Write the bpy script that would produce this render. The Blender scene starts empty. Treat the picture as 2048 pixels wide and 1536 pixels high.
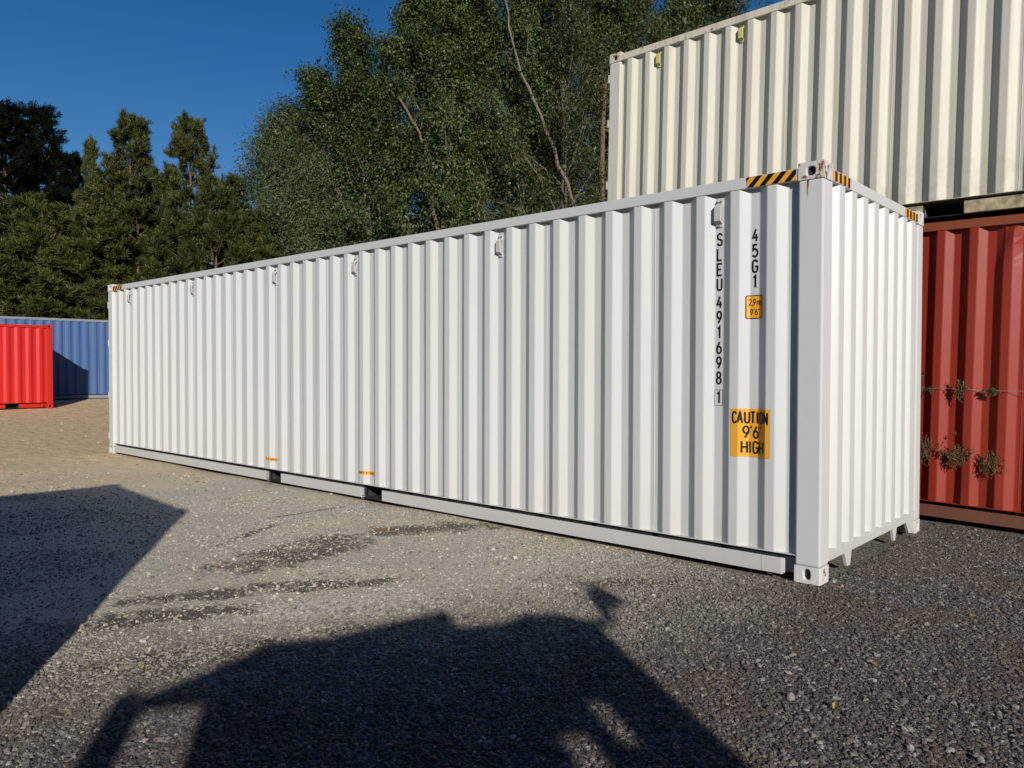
import bpy, bmesh, math, random
import numpy as np
from mathutils import Matrix, Vector
rad = math.radians
random.seed(7)
S = bpy.context.scene
COL = S.collection

# ------------------------------------------------------------------ camera
CAM = Vector((1.967, -5.331, 1.48))
yaw, pit, rol, FPX = -0.7324, -0.0201, 0.0025, 1556.7
fw = Vector((math.sin(yaw)*math.cos(pit), math.cos(yaw)*math.cos(pit), math.sin(pit)))
r0 = Vector((math.cos(yaw), -math.sin(yaw), 0)); u0 = r0.cross(fw)
rt = r0*math.cos(rol) + u0*math.sin(rol); up = -r0*math.sin(rol) + u0*math.cos(rol)
cd = bpy.data.cameras.new('camera'); cam = bpy.data.objects.new('camera', cd); COL.objects.link(cam)
cam.matrix_world = Matrix(((rt.x, up.x, -fw.x, CAM.x), (rt.y, up.y, -fw.y, CAM.y), (rt.z, up.z, -fw.z, CAM.z), (0, 0, 0, 1)))
cd.sensor_width = 36; cd.lens = 36*FPX/2048; cd.clip_end = 3000; cd.clip_start = 0.05
S.camera = cam

# ------------------------------------------------------------------ light
SUN_EL, SUN_AZ = rad(20.5), rad(124.0)          # azimuth clockwise from +y, where the sun stands
w = bpy.data.worlds.new('World'); S.world = w; w.use_nodes = True
nt = w.node_tree; nt.nodes.clear()
sky = nt.nodes.new('ShaderNodeTexSky'); sky.sky_type = 'NISHITA'; sky.sun_disc = False
sky.sun_elevation = SUN_EL; sky.sun_rotation = SUN_AZ
sky.altitude = 300; sky.air_density = 1.0; sky.dust_density = 0.1; sky.ozone_density = 2.5
hs = nt.nodes.new('ShaderNodeHueSaturation'); hs.inputs["Saturation"].default_value = 1.38; hs.inputs['Hue'].default_value = 0.509
bg = nt.nodes.new('ShaderNodeBackground'); bg.inputs[1].default_value = 0.072
out = nt.nodes.new('ShaderNodeOutputWorld')
nt.links.new(sky.outputs[0], hs.inputs['Color']); nt.links.new(hs.outputs[0], bg.inputs[0]); nt.links.new(bg.outputs[0], out.inputs[0])
sd = bpy.data.lights.new('sun', 'SUN'); sd.energy = 5.0; sd.angle = rad(0.53); sd.color = (1.0, 0.955, 0.875)
so = bpy.data.objects.new('sun', sd); COL.objects.link(so)
sdir = Vector((math.sin(SUN_AZ)*math.cos(SUN_EL), math.cos(SUN_AZ)*math.cos(SUN_EL), math.sin(SUN_EL)))
so.rotation_euler = (-sdir).to_track_quat('-Z', 'Y').to_euler(); so.location = (10, -10, 12)
S.view_settings.view_transform = 'Standard'; S.view_settings.look = 'None'
S.view_settings.exposure = 0.0; S.view_settings.gamma = 1.0; S.view_settings.use_curve_mapping = False
try:
    S.cycles.max_bounces = 6; S.cycles.diffuse_bounces = 3; S.cycles.transmission_bounces = 4; S.cycles.transparent_max_bounces = 4
except Exception: pass

def terrain(x, y):
    s = -x + 0.3*y
    t = np.clip(s-12.0, 0, 26)
    z = 0.0011*t*t
    b = 0.008*np.sin(1.3*x+0.7*y)*np.sin(0.9*y-0.5*x) + 0.006*np.sin(3.1*x-1.9*y+1.0)
    return z + b - 0.012

# ------------------------------------------------------------------ node helper
class Nd:
    def __init__(s, name, rough=0.6, spec=0.35):
        s.m = bpy.data.materials.new(name); s.m.use_nodes = True; s.t = s.m.node_tree; s.t.nodes.clear()
        s.b = s.n('ShaderNodeBsdfPrincipled'); s.o = s.n('ShaderNodeOutputMaterial')
        s.l(s.b.outputs[0], s.o.inputs[0]); s.b.inputs['Roughness'].default_value = rough
        s.b.inputs['Specular IOR Level'].default_value = spec
    def n(s, k): return s.t.nodes.new(k)
    def l(s, a, b): s.t.links.new(a, b)
    def set(s, sock, v):
        if isinstance(v, (int, float)): sock.default_value = v
        elif isinstance(v, (tuple, list)):
            sock.default_value = tuple(v) + ((1,) if len(v) == 3 and len(sock.default_value) == 4 else ())
        else: s.l(v, sock)
    def math(s, op, a, b=0.0, clamp=False):
        q = s.n('ShaderNodeMath'); q.operation = op; q.use_clamp = clamp; s.set(q.inputs[0], a); s.set(q.inputs[1], b); return q.outputs[0]
    def mix(s, f, a, b, mode='MIX'):
        q = s.n('ShaderNodeMix'); q.data_type = 'RGBA'; q.blend_type = mode
        s.set(q.inputs[0], f); s.set(q.inputs[6], a); s.set(q.inputs[7], b); return q.outputs[2]
    def coord(s, k='Object'):
        q = s.n('ShaderNodeTexCoord'); return q.outputs[k]
    def pos(s): return s.n('ShaderNodeNewGeometry').outputs['Position']
    def scale(s, v, sc):
        q = s.n('ShaderNodeMapping'); s.l(v, q.inputs[0]); q.inputs['Scale'].default_value = sc; return q.outputs[0]
    def noise(s, v, sc, det=4, rough=0.55):
        q = s.n('ShaderNodeTexNoise'); s.l(v, q.inputs['Vector']); q.inputs['Scale'].default_value = sc
        q.inputs['Detail'].default_value = det; q.inputs['Roughness'].default_value = rough; return q.outputs['Fac']
    def vor(s, v, sc, out='Color', feat='F1'):
        q = s.n('ShaderNodeTexVoronoi'); q.feature = feat; s.l(v, q.inputs['Vector']); q.inputs['Scale'].default_value = sc; return q.outputs[out]
    def ramp(s, f, stops):
        q = s.n('ShaderNodeValToRGB'); s.l(f, q.inputs[0]); e = q.color_ramp.elements
        while len(e) < len(stops): e.new(0.5)
        for i, (p, c) in enumerate(stops):
            e[i].position = p; e[i].color = (c, c, c, 1) if isinstance(c, (int, float)) else tuple(c)+(1,)
        return q.outputs[0]
    def sep(s, v):
        q = s.n('ShaderNodeSeparateXYZ'); s.l(v, q.inputs[0]); return q.outputs
    def bump(s, h, st, dist, prev=None):
        q = s.n('ShaderNodeBump'); s.l(h, q.inputs['Height']); q.inputs['Strength'].default_value = st; q.inputs['Distance'].default_value = dist
        if prev is not None: s.l(prev, q.inputs['Normal'])
        return q.outputs[0]
    def fin(s, col=None, rough=None, nrm=None):
        if col is not None: s.set(s.b.inputs['Base Color'], col)
        if rough is not None: s.set(s.b.inputs['Roughness'], rough)
        if nrm is not None: s.l(nrm, s.b.inputs['Normal'])
        return s.m

def paint(name, col, dirt=(0.2, 0.15, 0.1), amt=0.1, rough=0.42, rust=0.0, streak=(6, 6, 0.5), bumpy=0.3, bottom=0.0, scuff=0.0):
    k = Nd(name, rough)
    c = k.coord()
    n1 = k.noise(k.scale(c, streak), 2.2, 5, 0.6)
    d = k.ramp(n1, [(0.45, 0), (0.75, 1)])
    d = k.math('MULTIPLY', d, amt)
    if bottom:
        z = k.sep(c)[2]
        g = k.math('SUBTRACT', 1.0, k.math('DIVIDE', z, 0.75), True)
        n4 = k.ramp(k.noise(c, 9, 6, 0.7), [(0.42, 0), (0.66, 1)])
        d = k.math('ADD', d, k.math('MULTIPLY', k.math('MULTIPLY', g, n4), bottom), True)
    cc = k.mix(d, col, dirt)
    if scuff:
        sc_ = k.ramp(k.noise(k.scale(c, (9, 9, 2.2)), 4.5, 5, 0.7), [(0.66, 0), (0.72, 1)])
        lowz = k.math('SUBTRACT', 1.0, k.math('DIVIDE', k.sep(c)[2], 1.1), True)
        cc = k.mix(k.math('MULTIPLY', k.math('ADD', k.math('MULTIPLY', sc_, 0.35), k.math('MULTIPLY', k.math('MULTIPLY', lowz, lowz), k.noise(c, 2.5, 5, .7))), scuff), cc, (0.36, 0.32, 0.26))
    n2 = k.noise(c, 1.1, 3)
    cc = k.mix(k.math('MULTIPLY', n2, 0.12), cc, tuple(x*0.8 for x in col))
    if rust:
        n3 = k.noise(c, 14, 6, 0.65)
        rm = k.ramp(n3, [(0.64-rust*0.35, 0), (0.70-rust*0.35, 1)])
        cc = k.mix(rm, cc, k.mix(k.noise(c, 60, 2), (0.10, 0.03, 0.012), (0.24, 0.10, 0.045)))
    rr = k.math('ADD', rough-0.08, k.math('MULTIPLY', n1, 0.2))
    h = k.noise(k.scale(c, (1, 1, 0.6)), 3.0, 3)
    h2 = k.noise(c, 90, 2)
    nr = k.bump(h, bumpy, 0.01); nr = k.bump(h2, 0.06, 0.002, nr)
    return k.fin(cc, rr, nr)

def plain(name, col, rough=0.5, metal=0.0):
    k = Nd(name, rough); c = k.coord(); n = k.noise(c, 25, 3)
    k.b.inputs['Metallic'].default_value = metal
    return k.fin(k.mix(k.math('MULTIPLY', n, 0.25), col, tuple(x*0.7 for x in col)))

# ------------------------------------------------------------------ mesh helper
class MB:
    def __init__(s): s.v = []; s.f = []
    def add(s, vs, fs):
        o = len(s.v); s.v += [tuple(v) for v in vs]; s.f += [tuple(i+o for i in f) for f in fs]
    def box(s, a, b):
        x0, y0, z0 = a; x1, y1, z1 = b
        s.add([(x0, y0, z0), (x1, y0, z0), (x1, y1, z0), (x0, y1, z0), (x0, y0, z1), (x1, y0, z1), (x1, y1, z1), (x0, y1, z1)],
              [(0, 3, 2, 1), (4, 5, 6, 7), (0, 1, 5, 4), (1, 2, 6, 5), (2, 3, 7, 6), (3, 0, 4, 7)])
    def prism(s, pts, fn, t0, t1):
        """polygon pts (a,b) extruded from t0 to t1 ; fn(a,b,t)->xyz"""
        n = len(pts)
        s.add([fn(a, b, t0) for a, b in pts] + [fn(a, b, t1) for a, b in pts],
              [tuple(range(n))[::-1], tuple(range(n, 2*n))] + [(i, (i+1) % n, n+(i+1) % n, n+i) for i in range(n)])
    def tube(s, P, R, sides=6):
        P = [Vector(p) for p in P]; rings = []
        o = len(s.v); ref = Vector((0.13, 0.21, 0.97))
        for i, p in enumerate(P):
            d = (P[min(i+1, len(P)-1)] - P[max(i-1, 0)])
            if d.length < 1e-9: d = Vector((0, 0, 1))
            d.normalize(); a = d.cross(ref)
            if a.length < 0.05: a = d.cross(Vector((1, 0, 0)))
            a.normalize(); b = d.cross(a); r = R[i] if isinstance(R, (list, tuple)) else R
            for k in range(sides):
                t = 2*math.pi*k/sides; q = p + a*math.cos(t)*r + b*math.sin(t)*r; s.v.append(tuple(q))
        for i in range(len(P)-1):
            for k in range(sides):
                k2 = (k+1) % sides
                s.f.append((o+i*sides+k, o+i*sides+k2, o+(i+1)*sides+k2, o+(i+1)*sides+k))
        s.f.append(tuple(o+k for k in range(sides))[::-1]); s.f.append(tuple(o+(len(P)-1)*sides+k for k in range(sides)))
    def mesh(s, name, fixn=True, smooth=False):
        me = bpy.data.meshes.new(name); me.from_pydata(s.v, [], s.f); me.update()
        if fixn:
            b = bmesh.new(); b.from_mesh(me); bmesh.ops.recalc_face_normals(b, faces=b.faces); b.to_mesh(me); b.free()
        if smooth: me.polygons.foreach_set('use_smooth', [True]*len(me.polygons))
        return me
    def build(s, name, mat, parent=None, bevel=0.0, fixn=True, smooth=False):
        me = s.mesh(name, fixn, smooth); me.materials.append(mat)
        return link(name, me, parent, bevel)

def link(name, me, parent=None, bevel=0.0):
    o = bpy.data.objects.new(name, me); COL.objects.link(o)
    if parent is not None: o.parent = parent
    if bevel:
        b = o.modifiers.new('bevel', 'BEVEL'); b.width = bevel; b.segments = 2; b.limit_method = 'ANGLE'; b.angle_limit = rad(50)
    return o

def tag(o, label=None, cat=None, group=None, kind=None):
    if label: o['label'] = label
    if cat: o['category'] = cat
    if group: o['group'] = group
    if kind: o['kind'] = kind
    return o
def empty(name, loc, rz=0.0, label=None, cat=None, group=None):
    o = bpy.data.objects.new(name, None); COL.objects.link(o); o.location = loc; o.rotation_euler = (0, 0, rz)
    o.empty_display_size = 0.3
    return tag(o, label, cat, group)

# ------------------------------------------------------------------ ground material
def ground_mat():
    k = Nd('yard_gravel', 0.85, 0.3)
    P = k.pos(); xyz = k.sep(P)
    def cell(sc, seed=0.0):
        q = k.n('ShaderNodeMapping'); k.l(P, q.inputs[0]); q.inputs['Location'].default_value = (seed, seed*.7, 0)
        v = k.n('ShaderNodeTexVoronoi'); k.l(q.outputs[0], v.inputs['Vector']); v.inputs['Scale'].default_value = sc
        return k.sep(v.outputs['Color'])[0], v.outputs['Distance']
    ca, da = cell(38); cb, db = cell(75, 3.1); cc_, dc = cell(150, 7.7)
    big = k.noise(P, 0.55, 5, 0.6); mid = k.noise(P, 2.6, 5, 0.65)
    wob = k.math('MULTIPLY', k.math('SUBTRACT', mid, 0.5), 1.6)
    wob2 = k.math('MULTIPLY', k.math('SUBTRACT', big, 0.5), 3.0)
    # how far toward the dark new gravel (towards +x) / tan dirt (towards -x)
    t_dark = k.math('ADD', k.math('ADD', xyz[0], k.math('MULTIPLY', k.math('MINIMUM', k.math('ADD', xyz[1], 1.5), 0.0), -0.55)), k.math('ADD', k.math('MULTIPLY', wob, 0.8), k.math('MULTIPLY', wob2, 0.35)))
    dark = k.ramp(k.math('DIVIDE', k.math('ADD', t_dark, 2.0), 2.4), [(0.05, 0), (0.9, 1)])
    t_tan = k.math('ADD', k.math('MULTIPLY', xyz[0], -1.0), k.math('MULTIPLY', wob2, 2.0))
    tan = k.ramp(k.math('DIVIDE', k.math('SUBTRACT', t_tan, 7.5), 4.5), [(0.0, 0), (1.0, 1)])
    fine = k.mix(k.noise(P, 24, 4, 0.75), (0.26, 0.23, 0.18), (0.72, 0.65, 0.51))
    tanc = k.mix(k.ramp(k.noise(k.scale(P, (1.2, 3.0, 1)), 2.3, 6, 0.72), [(0.30, 0), (0.72, 1)]), (0.38, 0.265, 0.13), (0.86, 0.65, 0.35))
    tanc = k.mix(k.ramp(k.noise(P, 30, 4, 0.8), [(0.5, 0), (0.62, 0.45)]), tanc, (0.72, 0.63, 0.46))
    stone_l = k.mix(k.ramp(cb, [(0.0, 0), (1.0, 1)]), (0.17, 0.145, 0.11), (0.68, 0.60, 0.465))
    stone_d = k.mix(k.ramp(cb, [(0.35, 0), (0.9, 0.65), (1.0, 1)]), (0.045, 0.042, 0.042), (0.36, 0.34, 0.31))
    stone_d = k.mix(k.ramp(ca, [(0.86, 0), (0.95, 0.5)]), stone_d, (0.17, 0.11, 0.125))
    light = k.mix(k.ramp(mid, [(0.35, 0.45), (0.60, 0.95)]), stone_l, fine)
    tanpatch = k.ramp(k.noise(P, 1.1, 5, 0.7), [(0.46, 0), (0.64, 0.75)])
    light = k.mix(tanpatch, light, k.mix(k.noise(P, 40, 3), (0.40, 0.33, 0.22), (0.68, 0.59, 0.43)))
    col = k.mix(dark, light, stone_d)
    brown = k.ramp(k.noise(P, 0.9, 5, 0.7), [(0.50, 0), (0.64, 0.75)])
    col = k.mix(k.math('MULTIPLY', brown, dark), col, (0.10, 0.066, 0.04))
    col = k.mix(tan, col, tanc)
    # damp soaked patches and tyre strips, each where it lies in the yard
    patches = [(-3.55, -1.75, 0.95, 0.42, 1.78), (-3.4, -0.5, 0.75, 0.26, 1.05), (-2.85, -2.70, 0.85, 0.16, 1.1), (-2.70, -3.30, 0.75, 0.20, 1.1),
               (-2.45, -2.1, 0.6, 0.10, 1.1), (-4.47, -1.67, 0.5, 0.05, 2.06), (-1.05, -0.8, 0.5, 0.14, 0.9), (-1.85, -3.4, 1.0, 0.26, 1.17), (-5.0, -0.75, 0.6, 0.035, 1.6), (-1.5, -2.35, 0.5, 0.07, 1.0)]
    pu = k.math('DIVIDE', k.math('ADD', k.math('MULTIPLY', k.math('ADD', xyz[0], 2.1), 0.45), k.math('MULTIPLY', k.math('ADD', xyz[1], 2.45), 0.89)), 0.85)
    pv = k.math('DIVIDE', k.math('ADD', k.math('MULTIPLY', k.math('ADD', xyz[0], 2.1), -0.89), k.math('MULTIPLY', k.math('ADD', xyz[1], 2.45), 0.45)), 0.26)
    pale = k.math('ADD', k.math('SUBTRACT', 1.0, k.math('ADD', k.math('MULTIPLY', pu, pu), k.math('MULTIPLY', pv, pv))), k.math('MULTIPLY', k.math('SUBTRACT', mid, 0.5), 2.5))
    col = k.mix(k.ramp(pale, [(0.0, 0), (0.8, 0.75)]), col, k.mix(k.noise(P, 60, 3, 0.8), (0.44, 0.39, 0.31), (0.82, 0.75, 0.62)))
    damp = None
    for (px, py, a, b, an) in patches:
        dx = k.math('SUBTRACT', xyz[0], px); dy = k.math('SUBTRACT', xyz[1], py); ca_, sa_ = math.cos(an), math.sin(an)
        u = k.math('DIVIDE', k.math('ADD', k.math('MULTIPLY', dx, ca_), k.math('MULTIPLY', dy, sa_)), a)
        v = k.math('DIVIDE', k.math('ADD', k.math('MULTIPLY', dx, -sa_), k.math('MULTIPLY', dy, ca_)), b)
        d = k.math('SUBTRACT', 1.0, k.math('ADD', k.math('MULTIPLY', u, u), k.math('MULTIPLY', v, v)))
        d = k.math('ADD', d, k.math('MULTIPLY', k.math('ADD', k.math('MULTIPLY', k.math('SUBTRACT', k.noise(P, 3.2, 7, 0.78), 0.5), 1.6), k.math('MULTIPLY', k.math('SUBTRACT', k.noise(P, 28, 3, 0.7), 0.5), 0.7)), 3.4))
        damp = d if damp is None else k.math('MAXIMUM', damp, d)
    dm = k.ramp(k.math('MULTIPLY', damp, 0.5), [(0.03, 0), (0.34, 0.88)])
    col = k.mix(dm, col, k.mix(k.ramp(cb, [(0.8, 0), (0.95, 1)]), (0.050, 0.038, 0.026), (0.17, 0.145, 0.115)))
    # rusty ochre stain
    dx = k.math('DIVIDE', k.math('SUBTRACT', xyz[0], -3.75), 0.28); dy = k.math('DIVIDE', k.math('SUBTRACT', xyz[1], -0.80), 0.09)
    st = k.math('ADD', k.math('SUBTRACT', 1.0, k.math('ADD', k.math('MULTIPLY', dx, dx), k.math('MULTIPLY', dy, dy))), k.math('MULTIPLY', k.math('SUBTRACT', k.noise(P, 11, 5, .7), .5), 5.0))
    col = k.mix(k.ramp(st, [(0.3, 0), (0.9, 0.6)]), col, (0.30, 0.16, 0.04))
    grain = k.ramp(cc_, [(0.0, 0.72), (1.0, 1.25)])
    col = k.mix(1.0, col, grain, 'MULTIPLY')
    h = k.math('ADD', k.math('MULTIPLY', k.math('SUBTRACT', 0.6, da, True), 1.0), k.math('MULTIPLY', k.math('SUBTRACT', 0.6, db, True), 0.5))
    nr = k.bump(k.noise(P, 5, 5, 0.7), 0.55, 0.03)
    nr = k.bump(k.math('MULTIPLY', h, k.math('ADD', 0.35, k.math('MULTIPLY', dark, 0.65))), 0.75, 0.02, nr)
    nr = k.bump(k.noise(P, 55, 5, 0.8), 0.8, 0.012, nr)
    rr = k.math('SUBTRACT', 0.9, k.math('MULTIPLY', dm, 0.3))
    return k.fin(col, rr, nr)

def build_ground():
    def axis(lo, hi, step, far):
        a = list(np.arange(lo, hi+1e-6, step)); s = step; x = hi
        while x < far: s *= 1.35; x += s; a.append(x)
        s = step; x = lo
        while x > -far: s *= 1.35; x -= s; a.insert(0, x)
        return np.array(a)
    X = axis(-14, 7, 0.2, 900); Y = axis(-8, 8, 0.2, 900)
    gx, gy = np.meshgrid(X, Y, indexing='ij'); gz = terrain(gx, gy)
    v = np.stack([gx, gy, gz], -1).reshape(-1, 3); nx, ny = len(X), len(Y)
    i, j = np.meshgrid(np.arange(nx-1), np.arange(ny-1), indexing='ij'); a = (i*ny+j).ravel()
    f = np.stack([a, a+ny, a+ny+1, a+1], -1)
    me = bpy.data.meshes.new('ground'); me.from_pydata(v.tolist(), [], f.tolist()); me.polygons.foreach_set('use_smooth', [True]*len(me.polygons))
    me.materials.append(ground_mat()); o = link('ground', me); tag(o, 'gravel and dirt yard, tan on the left and dark grey on the right', None, None, 'structure')
build_ground()

# ------------------------------------------------------------------ materials
M = {}
M['white'] = paint('white_container_paint', (0.540, 0.552, 0.545), (0.52, 0.50, 0.45), 0.16, 0.36, bumpy=0.3, scuff=0.35)
M['white_rail'] = paint('white_rail_paint', (0.530, 0.542, 0.535), (0.45, 0.42, 0.37), 0.14, 0.4, bumpy=0.1, scuff=0.45)
def white_post():
    k = Nd('white_post_paint', 0.4); c = k.pos(); x, y, z = k.sep(c)
    base = (0.535, 0.547, 0.54)
    n = k.noise(c, 40, 4, 0.7)
    dx = k.math('ABSOLUTE', k.math('ADD', k.math('ADD', x, 0.112), k.math('MULTIPLY', k.math('SUBTRACT', k.noise(k.scale(c, (1, 1, .35)), 45, 3), .5), 0.02))); 
    zz = k.math('DIVIDE', k.math('SUBTRACT', 2.775, z), 0.13)
    core = k.math('SUBTRACT', 1.0, k.math('ADD', k.math('DIVIDE', dx, 0.011), k.math('MULTIPLY', k.math('MAXIMUM', zz, 0.0), k.math('MAXIMUM', zz, 0.0))))
    core = k.math('ADD', core, k.math('MULTIPLY', k.math('SUBTRACT', n, 0.5), 0.8))
    m = k.ramp(core, [(0.05, 0), (0.3, 1)])
    col = k.mix(m, base, k.mix(k.math('DIVIDE', zz, 1.0, True), (0.16, 0.05, 0.02), (0.36, 0.24, 0.10)))
    sp = k.ramp(k.noise(k.scale(c, (1, 1, 1.4)), 17, 2, 0.5), [(0.77, 0), (0.79, 0.7)])
    col = k.mix(sp, col, (0.25, 0.22, 0.2))
    return k.fin(col, 0.4, k.bump(k.noise(c, 3, 3), 0.1, 0.01))
M['white_post'] = white_post()
M['white_cast'] = paint('white_casting_paint', (0.60, 0.60, 0.58), (0.3, 0.2, 0.15), 0.35, 0.5, rust=0.05, bumpy=0.5)
M['white_cast_rusty'] = paint('chipped_casting_paint', (0.56, 0.54, 0.53), (0.36, 0.26, 0.22), 0.6, 0.55, rust=0.22, bumpy=0.6)
M['cream'] = paint('cream_container_paint', (0.545, 0.525, 0.445), (0.34, 0.29, 0.18), 0.34, 0.5, rust=0.0, streak=(10, 10, 0.35), bottom=0.75, bumpy=0.25)
M['cream_rail'] = paint('cream_rail_paint', (0.60, 0.56, 0.45), (0.30, 0.25, 0.17), 0.5, 0.55, rust=0.14)
M['cream_mouldy'] = paint('mouldy_cream_rail_paint', (0.48, 0.42, 0.25), (0.12, 0.10, 0.06), 0.9, 0.6, streak=(5, 5, 4), rust=0.0, bottom=0.6)
M['cream_cast'] = paint('cream_casting_paint', (0.58, 0.50, 0.40), (0.3, 0.2, 0.12), 0.5, 0.6, rust=0.33)
M['yellow_ring'] = plain('yellowed_ring_paint', (0.55, 0.50, 0.16), 0.5)
M['red'] = paint('faded_red_container_paint', (0.245, 0.023, 0.010), (0.31, 0.045, 0.022), 0.3, 0.5, rust=0.0, streak=(9, 9, 0.4), bumpy=0.4, bottom=0.25)
M['red_rail'] = paint('rusty_red_top_rail_paint', (0.24, 0.058, 0.022), (0.16, 0.05, 0.03), 0.4, 0.6, rust=0.05)
M['red_sill'] = paint('pitted_rusty_sill_paint', (0.15, 0.055, 0.036), (0.10, 0.065, 0.035), 0.8, 0.7, rust=0.12, bumpy=1.0, streak=(4, 4, 4))
M['scarlet'] = paint('bright_red_container_paint', (0.52, 0.016, 0.014), (0.36, 0.012, 0.008), 0.3, 0.38)
M['scarlet_rail'] = paint('bright_red_rail_paint', (0.45, 0.017, 0.010), (0.4, 0.01, 0.01), 0.4, 0.4)
M['blue'] = paint('weathered_blue_container_paint', (0.042, 0.10, 0.25), (0.12, 0.14, 0.18), 0.6, 0.55, streak=(7, 7, 0.3), rust=0.0, bottom=0.35)
M['blue_rail'] = paint('grey_blue_rail_paint', (0.20, 0.21, 0.26), (0.22, 0.18, 0.15), 0.6, 0.6, rust=0.05)
M['dark'] = plain('dark_steel_and_hole_shade', (0.03, 0.03, 0.032), 0.7)  # dark steel; also the painted shade inside the casting holes
M['galv'] = plain('bare_steel_bolt', (0.45, 0.45, 0.45), 0.4, 0.6)
M['black_print'] = plain('black_vinyl_letter', (0.008, 0.007, 0.007), 0.45)
M['amber'] = plain('amber_warning_sticker', (0.76, 0.36, 0.035), 0.4)
M['amber_tape'] = plain('amber_hazard_tape', (0.74, 0.33, 0.03), 0.4)

# ------------------------------------------------------------------ glyphs
def arc(cx, cy, rx, ry, a0, a1, n=14):
    return [(cx+rx*math.cos(rad(a0+(a1-a0)*i/n)), cy+ry*math.sin(rad(a0+(a1-a0)*i/n))) for i in range(n+1)]
G = {
 'S': [arc(.5, .75, .5, .25, 15, 255) + arc(.5, .25, .5, .25, 75, -165)],
 'L': [[(0, 1), (0, 0), (.95, 0)]], 'E': [[(1, 1), (0, 1), (0, 0), (1, 0)], [(0, .52), (.85, .52)]],
 'U': [[(0, 1)] + arc(.5, .27, .5, .27, 180, 360) + [(1, 1)]],
 '4': [[(.62, 1), (.02, .3), (1.05, .3)], [(.74, .58), (.74, 0)]],
 '9': [arc(.5, .7, .46, .3, 0, 360, 20), [(.96, .68), (.88, .45), (.32, 0)]],
 '6': [arc(.5, .3, .46, .3, 0, 360, 20), [(.04, .32), (.12, .55), (.68, 1)]],
 '1': [[(.2, .82), (.6, 1), (.6, 0)]],
 '8': [arc(.5, .76, .40, .24, 0, 360, 18), arc(.5, .26, .48, .26, 0, 360, 18)],
 '5': [[(.92, 1), (.14, 1), (.08, .56)] + arc(.46, .32, .52, .32, 120, -150)],
 'G': [arc(.5, .74, .5, .26, 15, 180) + arc(.5, .26, .5, .26, 180, 360) + [(1, .47), (.52, .47)]],
 'C': [arc(.5, .74, .5, .26, 15, 180) + arc(.5, .26, .5, .26, 180, 345)],
 'A': [[(-.02, 0), (.5, 1), (1.02, 0)], [(.17, .33), (.83, .33)]],
 'T': [[(-.05, 1), (1.05, 1)], [(.5, 1), (.5, 0)]], 'I': [[(.5, 1), (.5, 0)]],
 'O': [arc(.5, .74, .5, .26, 0, 180) + arc(.5, .26, .5, .26, 180, 360) + [(1, .74)]],
 'N': [[(0, 0), (0, 1), (1, 0), (1, 1)]], 'H': [[(0, 0), (0, 1)], [(1, 0), (1, 1)], [(0, .5), (1, .5)]],
 'M': [[(-.1, 0), (-.1, 1), (.5, .35), (1.1, 1), (1.1, 0)]],
 'P': [[(0, 0), (0, 1)] + arc(.5, .75, .5, .25, 90, -90) + [(0, .5)]],
 'Y': [[(0, 1), (.5, .5), (1, 1)], [(.5, .5), (.5, 0)]],
 '2': [arc(.5, .72, .46, .28, 165, -35) + [(.02, 0), (1, 0)]], ',': [[(.75, .12), (.35, -.22)]],
 'm': [[(-.1, 0), (-.1, .66)], [(-.1, .5)] + arc(.2, .48, .3, .18, 180, 0, 8) + [(.5, 0)], [(.5, .5)] + arc(.8, .48, .3, .18, 180, 0, 8) + [(1.1, 0)]],
 "'": [[(.6, 1.02), (.42, .85)]], '"': [[(.4, 1.02), (.25, .86)], [(.8, 1.02), (.65, .86)]],
}
def ribbon(mb, pts, th, fn, closed=False, step=None):
    if step:
        q = [pts[0]]
        for a, b in zip(pts, pts[1:]):
            n = max(1, int(math.hypot(b[0]-a[0], b[1]-a[1])/step))
            q += [(a[0]+(b[0]-a[0])*i/n, a[1]+(b[1]-a[1])*i/n) for i in range(1, n+1)]
        pts = q
    n = len(pts); L = []; Rr = []
    for i in range(n):
        if closed: a, b = pts[(i-1) % (n-1)], pts[(i+1) % (n-1)] if i < n-1 else pts[1]
        else: a, b = pts[max(i-1, 0)], pts[min(i+1, n-1)]
        p = pts[i]
        d1 = (p[0]-a[0], p[1]-a[1]); d2 = (b[0]-p[0], b[1]-p[1])
        l1 = math.hypot(*d1) or 1e-9; l2 = math.hypot(*d2) or 1e-9
        if l1 < 1e-8: d1, l1 = d2, l2
        if l2 < 1e-8: d2, l2 = d1, l1
        n1 = (-d1[1]/l1, d1[0]/l1); n2 = (-d2[1]/l2, d2[0]/l2)
        m = (n1[0]+n2[0], n1[1]+n2[1]); ml = math.hypot(*m) or 1e-9; m = (m[0]/ml, m[1]/ml)
        c = max(0.45, m[0]*n1[0]+m[1]*n1[1]); o = th/2/c
        L.append(fn(p[0]+m[0]*o, p[1]+m[1]*o)); Rr.append(fn(p[0]-m[0]*o, p[1]-m[1]*o))
    mb.add(L+Rr, [(i, i+1, n+i+1, n+i) for i in range(n-1)])
def glyph(mb, ch, x, z, wd, ht, th, surf, off):
    for si, st in enumerate(G[ch]):
        pts = [(x + (p[0])*wd, z + p[1]*ht) for p in st]
        closed = len(st) > 8 and abs(st[0][0]-st[-1][0]) < 1e-6 and abs(st[0][1]-st[-1][1]) < 1e-6
        ribbon(mb, pts, th, lambda a, b, s=si: (a, surf(a)-off-0.0004*s, b), closed, 0.006)

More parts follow.
